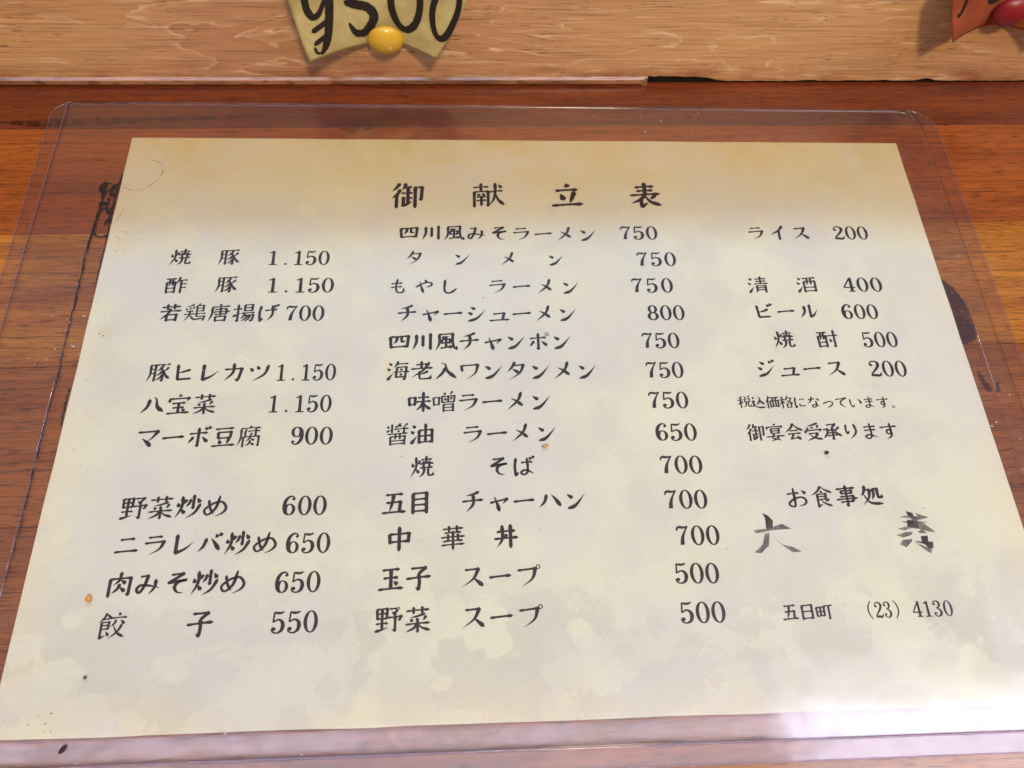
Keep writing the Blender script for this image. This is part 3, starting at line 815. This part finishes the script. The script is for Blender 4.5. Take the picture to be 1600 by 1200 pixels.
# faded brush name, large
DAI = [([(67.0, -46.6), (68.6, -47.4), (69.9, -49.0), (69.5, -51.4), (67.4, -51.7), (67.6, -48.3)], 0),
       ([(63.3, -51.9), (67.8, -51.5), (72.6, -50.1), (75.2, -51.7), (69.6, -52.0), (64.0, -52.9)], 2),
       ([(66.7, -53.0), (68.2, -52.8), (67.3, -56.7), (64.6, -58.9), (62.6, -58.7), (65.5, -56.3)], 1),
       ([(68.9, -53.9), (71.7, -56.5), (74.7, -57.3), (77.2, -58.7), (74.2, -58.9), (72.4, -57.5)], 1)]
JU = [([(112.4, -46.9), (114.5, -47.6), (114.7, -49.3), (112.9, -48.8)], 0),
      ([(110.0, -48.8), (112.1, -48.3), (115.5, -48.6), (119.1, -49.1), (116.1, -49.8), (112.9, -49.3)], 2),
      ([(115.3, -47.6), (119.1, -49.0), (117.5, -49.4), (116.0, -48.6)], 2),
      ([(110.1, -50.2), (113.4, -50.0), (118.7, -50.5), (115.7, -51.0), (111.9, -50.8)], 1),
      ([(112.2, -49.7), (114.4, -50.0), (113.7, -52.3), (111.7, -51.9)], 0),
      ([(108.5, -52.4), (114.1, -51.2), (117.1, -50.8), (120.2, -53.7), (118.1, -53.5), (113.7, -52.1), (110.4, -53.0)], 2),
      ([(107.5, -54.4), (110.7, -53.5), (113.1, -53.4), (112.2, -54.5), (109.4, -55.2)], 1),
      ([(114.4, -53.6), (116.1, -52.7), (117.3, -53.9), (115.8, -54.0)], 1),
      ([(109.2, -55.9), (112.3, -55.7), (111.9, -56.5), (109.7, -58.2), (107.8, -57.2)], 1),
      ([(113.6, -49.2), (115.6, -49.0), (115.3, -52.6), (113.3, -52.4)], 1),
      ([(115.1, -54.9), (117.3, -54.7), (117.1, -56.6), (118.5, -56.6), (118.2, -58.5), (116.8, -58.9), (115.7, -57.4), (112.6, -56.3), (115.1, -56.5)], 0),
      ([(112.7, -56.5), (115.1, -57.8), (117.8, -59.1), (116.8, -60.2), (114.9, -58.6)], 1)]
for polys in (DAI, JU):
    for q, (pts, lv) in enumerate(polys):
        z = ZI + 0.000008 + q * 2e-6
        mesh_obj("brush_stroke", [(x * MM, y * MM, z) for x, y in pts], [tuple(range(len(pts)))],
                 (M_FADE_DARK, M_FADE_MID, M_FADE_LIGHT)[lv], sheet)


def wander(pts, w, jitter, seed, z, mat, name, parent, n=12):
    """thin irregular line of dirt"""
    path = smooth_path(pts, n * (len(pts) - 1))
    ws = []
    path2 = []
    for i, (x, y) in enumerate(path):
        a = noise.noise(Vector((i * 0.45, seed, 0))); b = noise.noise(Vector((i * 0.9, seed + 9, 0)))
        path2.append((x + a * jitter, y + b * jitter * 0.3))
        ws.append(max(0.02, w * (0.75 + 1.0 * noise.noise(Vector((i * 0.37, seed + 4, 0))))))
    V, F = ribbon(path2, ws)
    return mesh_obj(name, [(x * MM, y * MM, z) for x, y in V], F, mat, parent)


HAIR = [([(-140.7, 92.1), (-137.0, 91.0), (-134.8, 88.2), (-135.4, 83.6), (-138.6, 79.7), (-143.3, 77.8), (-147.8, 79.1)], .22),
        ([(-145.4, 70.4), (-146.6, 65.6), (-148.1, 62.4)], .2)]
for pts, w in HAIR: wander(pts, w, .3, pts[0][0], ZI + 2e-6, M_HAIR, "scratch", sheet)
# brown fly specks and rubbed dirt printed through to the sheet's left margin
fl = Flat()
for _ in range(46):
    if _ < 26: x = rnd.uniform(-147, -136); y = rnd.choice([rnd.uniform(-30, 20), rnd.uniform(50, 60)])
    elif _ < 36: x = rnd.gauss(-135.5, 2.2); y = rnd.gauss(-99.8, 1.2)
    else: x = rnd.uniform(-130, 140); y = rnd.uniform(-95, 95)
    r = rnd.uniform(.10, .34)
    pts = [(x + r * rnd.uniform(.6, 1.4) * math.cos(a * math.pi / 3.5), y + r * .7 * rnd.uniform(.6, 1.3) * math.sin(a * math.pi / 3.5)) for a in range(7)]
    fl.add([(pts, [tuple(range(7))])], lambda px, py, k: (px * MM, py * MM, ZI + 2e-6))
o = mesh_obj("foxing_specks", fl.v, fl.f, M_HAIR, sheet); o['kind'] = 'stuff'

# ------------------------------------------------------------------ the clear case
case = empty("card_case", (0, 0, 0), "clear soft plastic case with rounded corners and welded rim holding the menu", "plastic case")
XL, XR, YB, YT = -0.1808, 0.1680, -0.1148, 0.1203
IL, IR, IB = -0.1756, 0.1620, -0.1096


def rounded_rect(x0, x1, y0, y1, rs, n=8):
    """rs radii: bl, br, tr, tl"""
    pts = []
    for (cx, cy, a0), r in zip(((x0, y0, 180), (x1, y0, 270), (x1, y1, 0), (x0, y1, 90)), rs):
        sx = 1 if cx == x0 else -1; sy = 1 if cy == y0 else -1
        ox, oy = cx + sx * r, cy + sy * r
        for i in range(n + 1):
            a = math.radians(a0 + 90 * i / n)
            pts.append((ox + r * math.cos(a), oy + r * math.sin(a)))
    return pts


def slab(name, pts, z0, z1, mat, parent):
    n = len(pts)
    v = [(x, y, z1) for x, y in pts] + [(x, y, z0) for x, y in pts]
    f = [tuple(range(n)), tuple(range(2 * n - 1, n - 1, -1))] + [(i, n + i, n + (i + 1) % n, (i + 1) % n) for i in range(n)]
    return mesh_obj(name, v, f, mat, parent)


def frame_strip(name, outer, inner, z0, z1, mat, parent, drop=0.00045):
    n = len(outer)
    v = [(x, y, z1 - drop) for x, y in outer] + [(x, y, z1) for x, y in inner] + [(x, y, z0) for x, y in outer] + [(x, y, z0) for x, y in inner]
    f = []
    for i in range(n - 1):
        j = i + 1
        f += [(i, j, n + j, n + i), (2 * n + j, 2 * n + i, 3 * n + i, 3 * n + j), (i, 2 * n + i, 2 * n + j, j), (n + j, 3 * n + j, 3 * n + i, n + i)]
    f += [(0, n, 3 * n, 2 * n), (n - 1, 3 * n - 1, 4 * n - 1, 2 * n - 1)]
    return mesh_obj(name, v, f, mat, parent)


inner = rounded_rect(IL + .0002, IR - .0002, IB + .0002, YT, (.004, .004, .009, .001))
slab("back_sheet", inner, -0.00072, -0.00050, M_BACK, case)


def sheet_half(y):
    """x limits of the front sheet at height y: rounded top right corner"""
    r, cy = 0.009, YT - 0.009
    xr = IR if y < cy else IR - r + math.sqrt(max(0, r * r - (y - cy) ** 2))
    return IL, xr


def sst(t):
    t = max(0.0, min(1.0, t)); return t * t * (3 - 2 * t)


vs, fs = [], []
NX, NY = 150, 110
ys_ = [IB + (YT - IB) * j / (NY - 14) for j in range(NY - 13)]
ys_ = sorted(set([round(y, 6) for y in ys_] + [round(IB + 0.0006 * j, 6) for j in range(14)]))
NY = len(ys_) - 1
for top in (0.00022, 0.0):
    for y in ys_:
        xl, xr = sheet_half(y)
        for i in range(NX + 1):
            t = i / NX
            x = xl + (xr - xl) * t
            sag = sst((-0.1016 - y) / 0.0080) + 0.6 * sst((x - 0.1500) / 0.012) + 0.6 * sst((-0.1500 - x) / 0.02)
            z = 0.00020 + top - 0.00050 * min(1, sag) + 0.000025 * noise.noise(Vector((x * 22, y * 22, 0)))
            z += 0.000035 * noise.noise(Vector((x * 75, y * 60, 7))) * sst((-0.080 - y) / 0.02) * (0.3 + sst((x - 0.02) / 0.1))
            vs.append((x, y, z))
n0 = (NX + 1) * (NY + 1)
for j in range(NY):
    for i in range(NX):
        a = j * (NX + 1) + i
        fs.append((a, a + 1, a + NX + 2, a + NX + 1))
        fs.append((n0 + a, n0 + a + NX + 1, n0 + a + NX + 2, n0 + a + 1))
loop = list(range(NX + 1)) + [j * (NX + 1) + NX for j in range(1, NY + 1)] + [NY * (NX + 1) + i for i in range(NX - 1, -1, -1)] + [j * (NX + 1) for j in range(NY - 1, 0, -1)]
for a, b in zip(loop, loop[1:] + loop[:1]): fs.append((b, a, n0 + a, n0 + b))
mesh_obj("front_sheet", vs, fs, M_FRONT, case, smooth=True)


def u_path(x0, x1, y0, y1, rbl, rbr, rt_r, rt_l, n=8):
    """open path: top-left down the left side, along the bottom and up the right side, round the top corner"""
    pts = []
    def arc(ox, oy, r, a0, a1):
        for i in range(n + 1):
            a = math.radians(a0 + (a1 - a0) * i / n); pts.append((ox + r * math.cos(a), oy + r * math.sin(a)))
    arc(x0 + rt_l, y1 - rt_l, rt_l, 90, 180)
    arc(x0 + rbl, y0 + rbl, rbl, 180, 270)
    arc(x1 - rbr, y0 + rbr, rbr, 270, 360)
    arc(x1 - rt_r, y1 - rt_r, rt_r, 0, 90)
    return pts


o_ = u_path(XL, XR, YB, YT, .008, .008, .0115, .0075)
i_ = u_path(IL, IR, IB, YT, .004, .004, .009, .0010)
frame_strip("welded_rim", o_, i_, -0.0006, 0.00034, M_WELD, case)


def tube_along(pts, w, h, z, name, mat, parent):
    """half-round ridge"""
    V, F = [], []
    n = len(pts); m = 5
    for i, (x, y) in enumerate(pts):
        a = pts[max(0, i - 1)]; b = pts[min(n - 1, i + 1)]
        dx, dy = b[0] - a[0], b[1] - a[1]; L = math.hypot(dx, dy) or 1
        nx, ny = -dy / L, dx / L
        for k in range(m):
            t = math.pi * k / (m - 1)
            V.append((x + nx * w / 2 * math.cos(t), y + ny * w / 2 * math.cos(t), z + h * math.sin(t)))
    for i in range(n - 1):
        for k in range(m - 1):
            F.append((i * m + k, i * m + k + 1, (i + 1) * m + k + 1, (i + 1) * m + k))
        F.append((i * m + m - 1, i * m, (i + 1) * m, (i + 1) * m + m - 1))
    F.append(tuple(range(m))); F.append(tuple((n - 1) * m + m - 1 - k for k in range(m)))
    return mesh_obj(name, V, F, mat, parent, smooth=True)


tube_along(o_, 0.00045, 0.00022, 0.0001, "rim_edge", M_SEAM, case)
tube_along(i_[:-10], 0.00065, 0.00022, 0.00040, "weld_seam", M_SEAM, case)
tube_along([(-0.160, YT), (0.156, YT)], 0.0003, 0.00012, 0.0004, "open_edge", M_SEAM, case)
tube_along([(0.1546, 0.030), (0.1545, -0.02), (0.1542, -0.09)], 0.0004, 0.0002, 0.00041, "crease", M_SEAM, case)
tube_along([(-0.1542, 0.020), (-0.1542, -0.04), (-0.1540, -0.09)], 0.0004, 0.0002, 0.00041, "crease", M_SEAM, case)

# black grime that crept under the case beside the left edge of the sheet
GZ = -0.00024
GR = [([(-154.2, 81.3), (-154.0, 73.6), (-154.2, 66.1), (-154.5, 59.8)], 1.3), ([(-154.5, 59.8), (-154.9, 49.6), (-154.5, 39.8), (-154.4, 28.3)], .75),
      ([(-154.4, 30), (-154.4, 18.2), (-154.2, 9.4), (-153.9, 0.3)], .38), ([(-153.9, .5), (-154.3, -13.8), (-154.5, -18.3)], .3),
      ([(-154.3, -13.0), (-154.5, -18.3), (-153.9, -25.2)], .65), ([(-154.1, -28.6), (-153.8, -41.0)], .4), ([(-153.9, -29.4), (-153.8, -50.5), (-154.0, -61.8)], .25),
      ([(-149.2, 85.2), (-149.2, 82), (-150.9, 78.4), (-154.7, 77.4)], 1.0), ([(-150.0, 80.2), (-151.8, 78.6), (-150.9, 75.4), (-149.3, 77.2)], 1.3),
      ([(-154.6, 81.3), (-154.8, 78.0), (-154.0, 76.0)], 2.2), ([(-154.2, 81.3), (-151.1, 80.7), (-149.4, 79.7)], .5),
      ([(-153.9, 72.4), (-152.6, 71.8), (-151.6, 69.4), (-150.2, 67.2)], 1.2), ([(-151.9, 74.4), (-151.6, 71.4)], .8), ([(-153.9, 68.5), (-152.6, 69.9)], 1.2),
      ([(-149.6, 79.7), (-149.6, 67.2), (-149.2, 59.8), (-149.2, 56.4)], .75), ([(-150.6, 69.8), (-149.6, 66.2), (-151.3, 62.2)], .9),
      ([(-154.2, 58.8), (-152.2, 57.2), (-149.6, 57.6)], .7), ([(-149.2, 57), (-149.2, 49.6), (-149.2, 35.9)], .3), ([(-149.2, -1.6), (-149.5, -5.7), (-149.3, -11.2), (-149.3, -14.8)], .5)]
for q, (pts, w) in enumerate(GR):
    wander(pts, w, .45, q * 1.7, GZ + q * 1.5e-6, M_GRIME, "grime_streak", case)

# stains on the counter seen through the case
cinv = Matrix.Rotation(-ROT, 4, 'Z')
def stain(pts, mat, seed, z=0.00006, name="stain", sub=10, jit=.5):
    P = smooth_path(list(pts) + [pts[0]], sub * len(pts))[:-1]
    V = []
    for i, (x, y) in enumerate(P):
        a = noise.noise(Vector((x * 1.1, y * 1.1, seed))) * jit; b = noise.noise(Vector((x * 1.3, y * 1.3, seed + 5))) * jit
        v = cinv @ Vector(((x + a) * MM, (y + b) * MM, 0)); V.append((v.x, v.y, z))
    return mesh_obj(name, V, [tuple(range(len(V)))], mat, counter)

stain([(146.5, 40), (150.0, 38.6), (152.6, 35.5), (154.8, 30), (155.8, 22.4), (155.0, 14.3), (146.4, 14.4)], M_STAIN, 1.0)
stain([(151.2, 2.8), (152.8, -0.7), (154.4, -5.2), (152.8, -6.2), (151.3, -2.7)], M_STAIN, 2.0)
stain([(156.1, -3.0), (157.3, -3.1), (157.0, -6.4), (155.6, -5.7)], M_STAIN, 3.0)
stain([(155, 119.8), (158, 119.8), (162, 118.8), (159.5, 117.6), (154.5, 118.2)], M_SOFTSTAIN, 4.0)
stain([(65.4, 117.4), (67.0, 117.5), (67.4, 116.3), (65.9, 116.0)], M_STAIN, 5.0, jit=.1)
stain([(121.2, 117.8), (122.8, 117.9), (123.1, 116.6), (121.6, 116.2)], M_STAIN, 6.0, jit=.1)
stain([(-200, 111.0), (-170, 113.2), (-140, 114.4), (-100, 115.6), (-120, 113.0), (-150, 110.8), (-185, 108.6)], M_SOFTSTAIN, 7.0)
stain([(-72, 108.8), (-66, 110.6), (-58, 110.8), (-60, 108.6), (-67, 106.6)], M_SOFTSTAIN, 8.0)


# ------------------------------------------------------------------ paper price tags pinned to the board
def wy(x): return 0.13395 + 0.0178 * (x + 0.004)


class TagShape:
    def __init__(self, xc, hl, hr, z0, z1, dl, dr, pull_l=0.0, pull_r=0.0):
        self.__dict__.update(locals())

    def at(self, x, z, lift=0.0):
        """point on the curled sheet for board coordinates x, z in metres"""
        D = self.dl if x < self.xc else self.dr
        v = (z - self.z0) / (self.z1 - self.z0)
        u = abs(x - self.xc) / self.half(x < self.xc, v)
        d = D * u ** 1.6 * (1.0 - 0.12 * v) + 0.0006 + 0.0004 * math.sin(v * 9)
        return (x, wy(x) - d - lift, z)

    def half(self, left, b):
        k = max(0.0, 1 - max(0.0, b) * 1.45) ** 1.2
        return (self.hl - self.pull_l * k) if left else (self.hr - self.pull_r * k)

    def sheet_uv(self, a, b):
        """a in -1..1, b in 0..1"""
        x = self.xc + a * self.half(a < 0, b)
        z = self.z0 + b * (self.z1 - self.z0)
        return x, z


def build_tag(label, shp, mat, strokes, back):
    e = empty("price_tag", (shp.xc, wy(shp.xc), shp.z0), label, "price tag", "price tags pinned to the board")
    off = Vector(e.location)
    NXT, NZT = 36, 30
    vs = []
    for th in (0.0, -0.00016):
        for j in range(NZT + 1):
            for i in range(NXT + 1):
                x, z = shp.sheet_uv(-1 + 2 * i / NXT, j / NZT)
                z += 0.0002 * noise.noise(Vector((x * 300, 0, 1)))
                vs.append(tuple(Vector(shp.at(x, z, -th * -1 if th else 0)) - off))
    n0 = (NXT + 1) * (NZT + 1)
    fs = []
    for j in range(NZT):
        for i in range(NXT):
            a = j * (NXT + 1) + i
            fs.append((a, a + 1, a + NXT + 2, a + NXT + 1))
            fs.append((n0 + a, n0 + a + NXT + 1, n0 + a + NXT + 2, n0 + a + 1))
    lp = list(range(NXT + 1)) + [j * (NXT + 1) + NXT for j in range(1, NZT + 1)] + [NZT * (NXT + 1) + i for i in range(NXT - 1, -1, -1)] + [j * (NXT + 1) for j in range(NZT - 1, 0, -1)]
    for a, b in zip(lp, lp[1:] + lp[:1]): fs.append((b, a, n0 + a, n0 + b))
    mesh_obj("paper_slip", vs, fs, mat, e, smooth=True)
    for group in strokes:
        fl = Flat()
        for pts, w, taper in group:
            path = smooth_path(pts, 9 * (len(pts) - 1)) if len(pts) > 2 else smooth_path(pts, 10)
            n = len(path) - 1
            ws = []
            for i in range(n + 1):
                t = i / n
                k = prof([(0, .75), (.1, 1.05), (.5, 1), (.8, .95), (1, taper)], t)
                ws.append(w * k * (1 + .10 * noise.noise(Vector((i * .6, w, pts[0][0])))))
            fl.add([ribbon(path, ws)], lambda px, py, k: tuple(Vector(shp.at(px * MM, py * MM, 0.00022 + (k % 7) * 3e-6)) - off))
        mesh_obj("brush_lettering", fl.v, fl.f, M_BRUSH, e)
    return e


M_YTAG = tag_paper("yellow_green_slip", (0.60, 0.53, 0.27), (0.44, 0.35, 0.14), 0.22)
M_RTAG = tag_paper("orange_red_slip", (0.36, 0.10, 0.05), (0.26, 0.06, 0.03), 0.28)
ys = TagShape(-0.0525, 0.0305, 0.0312, 0.0196, 0.0575, 0.0108, 0.0092, 0.0030, 0.0128)
YST = [
    [([(-76.8, 56), (-77.3, 49), (-77.7, 43.6), (-77.6, 38.9), (-76.2, 35.8), (-73.9, 36.7), (-71.2, 41.5)], 2.3, .5),
     ([(-64, 57), (-67.5, 49), (-69.6, 43.6), (-70.2, 39), (-71.0, 33.9), (-72.1, 28.7), (-73.7, 23.9), (-75.3, 21.6)], 2.9, .5),
     ([(-77.0, 30.9), (-74.3, 31.9), (-71.8, 33.1)], 2.0, .9), ([(-77.0, 26.0), (-74.2, 27.3), (-72.2, 28.1)], 1.9, .9),
     ([(-77.4, 24.8), (-76.9, 22.4), (-75.0, 21.4)], 0.9, 1.2)],
    [([(-64.6, 38.2), (-61.4, 36.6), (-57.6, 34.9), (-55.7, 31.6), (-57.1, 28.1), (-60.1, 25.2), (-62.9, 26.2), (-64.6, 30.1)], 3.2, .25),
     ([(-61.4, 47.5), (-62.6, 42), (-63.8, 37.9)], 2.2, .9), ([(-62, 47.4), (-57.5, 47.9), (-53.5, 48.9)], 2.6, .5)],
    [([(-42.5, 47.2), (-47.0, 43.4), (-49.0, 38.0), (-48.8, 32.8), (-47.0, 28.4), (-44.2, 26.9), (-40.7, 30.4), (-38.7, 37.1), (-39.2, 43.6), (-42.5, 47.6)], 2.5, .8)],
    [([(-27.9, 48.6), (-31.9, 43.5), (-34.2, 37.0), (-34.3, 31.2), (-32.9, 28.0), (-30.4, 28.7), (-27.6, 33.2), (-25.0, 39.9), (-24.9, 45.6), (-27.6, 49.0)], 2.1, .9)],
]
build_tag("curling yellow green paper price tag with black brushed 500 yen amount", ys, M_YTAG, YST, None)
rs = TagShape(0.1815, 0.0310, 0.0280, 0.0282, 0.0575, 0.0100, 0.0090, 0.0115, 0.006)
RST = [
    [([(162.5, 56), (161.2, 50), (160.5, 46), (160.0, 43), (160.1, 40), (159.6, 38.0), (158.4, 38.8)], 1.5, .3), ([(159.9, 43.6), (161.4, 44.8)], 1.2, .8)],
    [([(171.2, 50), (171.2, 44.0), (172.2, 40.0), (174.6, 39.2), (177.6, 41.6), (181.5, 47)], 1.6, .7)],
]
build_tag("orange red paper price tag with black brush strokes at the right end of the board", rs, M_RTAG, RST, None)


# ------------------------------------------------------------------ thumbtacks with domed oval heads
def thumbtack(label, loc, rx, rz_, h, mat, tilt):
    e = empty("thumbtack", loc, label, "thumbtack", "thumbtacks holding the price tags")
    V, F = [], []
    prof_ = [(1.0, 0.0), (1.02, .10), (1.0, .24), (.93, .44), (.80, .64), (.62, .81), (.42, .92), (.2, .985), (0, 1.0)]
    n = 40
    for r, hh in prof_[:-1]:
        for i in range(n):
            a = 2 * math.pi * i / n
            V.append((rx * r * math.cos(a), -h * hh, rz_ * r * math.sin(a)))
    V.append((0, -h, 0)); V.append((0, 0.0, 0))
    m = len(prof_) - 1
    for k in range(m - 1):
        for i in range(n):
            j = (i + 1) % n
            F.append((k * n + i, k * n + j, (k + 1) * n + j, (k + 1) * n + i))
    for i in range(n):
        j = (i + 1) % n
        F.append(((m - 1) * n + i, (m - 1) * n + j, m * n)); F.append((j, i, m * n + 1))
    hd = mesh_obj("head", V, F, mat, e, smooth=True)
    hd.rotation_euler = tilt
    bm = bmesh.new()
    bmesh.ops.create_cone(bm, segments=10, radius1=0.0005, radius2=0.00006, depth=0.008, cap_ends=True)
    bmesh.ops.rotate(bm, verts=bm.verts, matrix=Matrix.Rotation(math.radians(-90), 3, 'X'))
    bmesh.ops.translate(bm, verts=bm.verts, vec=(0, 0.0035, 0))
    bm_obj("needle", bm, simple("steel", (0.5, 0.5, 0.5), 0.3, 0.5), e)
    return e


M_YPIN = simple("yellow_plastic", (0.56, 0.35, 0.025), 0.36, 0.5, coat=0.3, var=0.04, vscale=90)
M_RPIN = simple("dark_red_plastic", (0.20, 0.007, 0.014), 0.42, 0.5, var=0.08, vscale=90)
px_ = -0.0524
thumbtack("glossy yellow domed thumbtack pinning the yellow green price tag", (px_, wy(px_) - 0.0024, 0.0225), 0.0066, 0.0062, 0.0042, M_YPIN, (0.10, 0, 0.05))
px_ = 0.1822
thumbtack("dark red domed thumbtack pinning the orange red price tag", (px_, wy(px_) - 0.0026, 0.0357), 0.0062, 0.0060, 0.0042, M_RPIN, (0.05, -0.3, -0.1))


# ------------------------------------------------------------------ crumbs and specks lying on the case
def crumb(name, label, x, y, sx, sy, h, color, seed):
    bm = bmesh.new()
    bmesh.ops.create_icosphere(bm, subdivisions=2, radius=1)
    for v in bm.verts:
        k = 1 + 0.35 * noise.noise(v.co * 1.7 + Vector((seed, 0, 0)))
        v.co = Vector((v.co.x * sx * k, v.co.y * sy * k, (max(v.co.z, -0.4) + 0.4) * h * k))
    o = bm_obj(name, bm, simple(name + "_matter", color, 0.6, 0.3, var=0.4, vscale=900), smooth=True)
    o.location = (x * MM, y * MM, 0.00041)
    o.rotation_euler = (0, 0, seed)
    tag(o, label, "crumb")
    return o


crumb("food_crumb", "tan flake stuck between the soy sauce ramen line and its price", 1.2, -23.8, .0011, .0006, .00035, (0.42, 0.26, 0.11), 0.3)
crumb("food_crumb", "orange brown crumb left of the bottom left menu lines", -129.7, -67.3, .0011, .0008, .0006, (0.55, 0.24, 0.05), 1.9)
crumb("food_crumb", "small black dot of dirt above the restaurant name on the right", 91.4, -27.5, .0007, .0006, .0005, (0.04, 0.02, 0.015), 4.1)
crumb("food_crumb", "dark seed lying on the clear rim below the sheet's lower left corner", -128.6, -105.4, .0013, .0005, .0005, (0.03, 0.012, 0.012), 1.1)
crumb("food_crumb", "tiny brown speck near the lower left of the sheet", -126.5, -88.1, .0005, .0004, .0003, (0.10, 0.05, 0.03), 2.2)
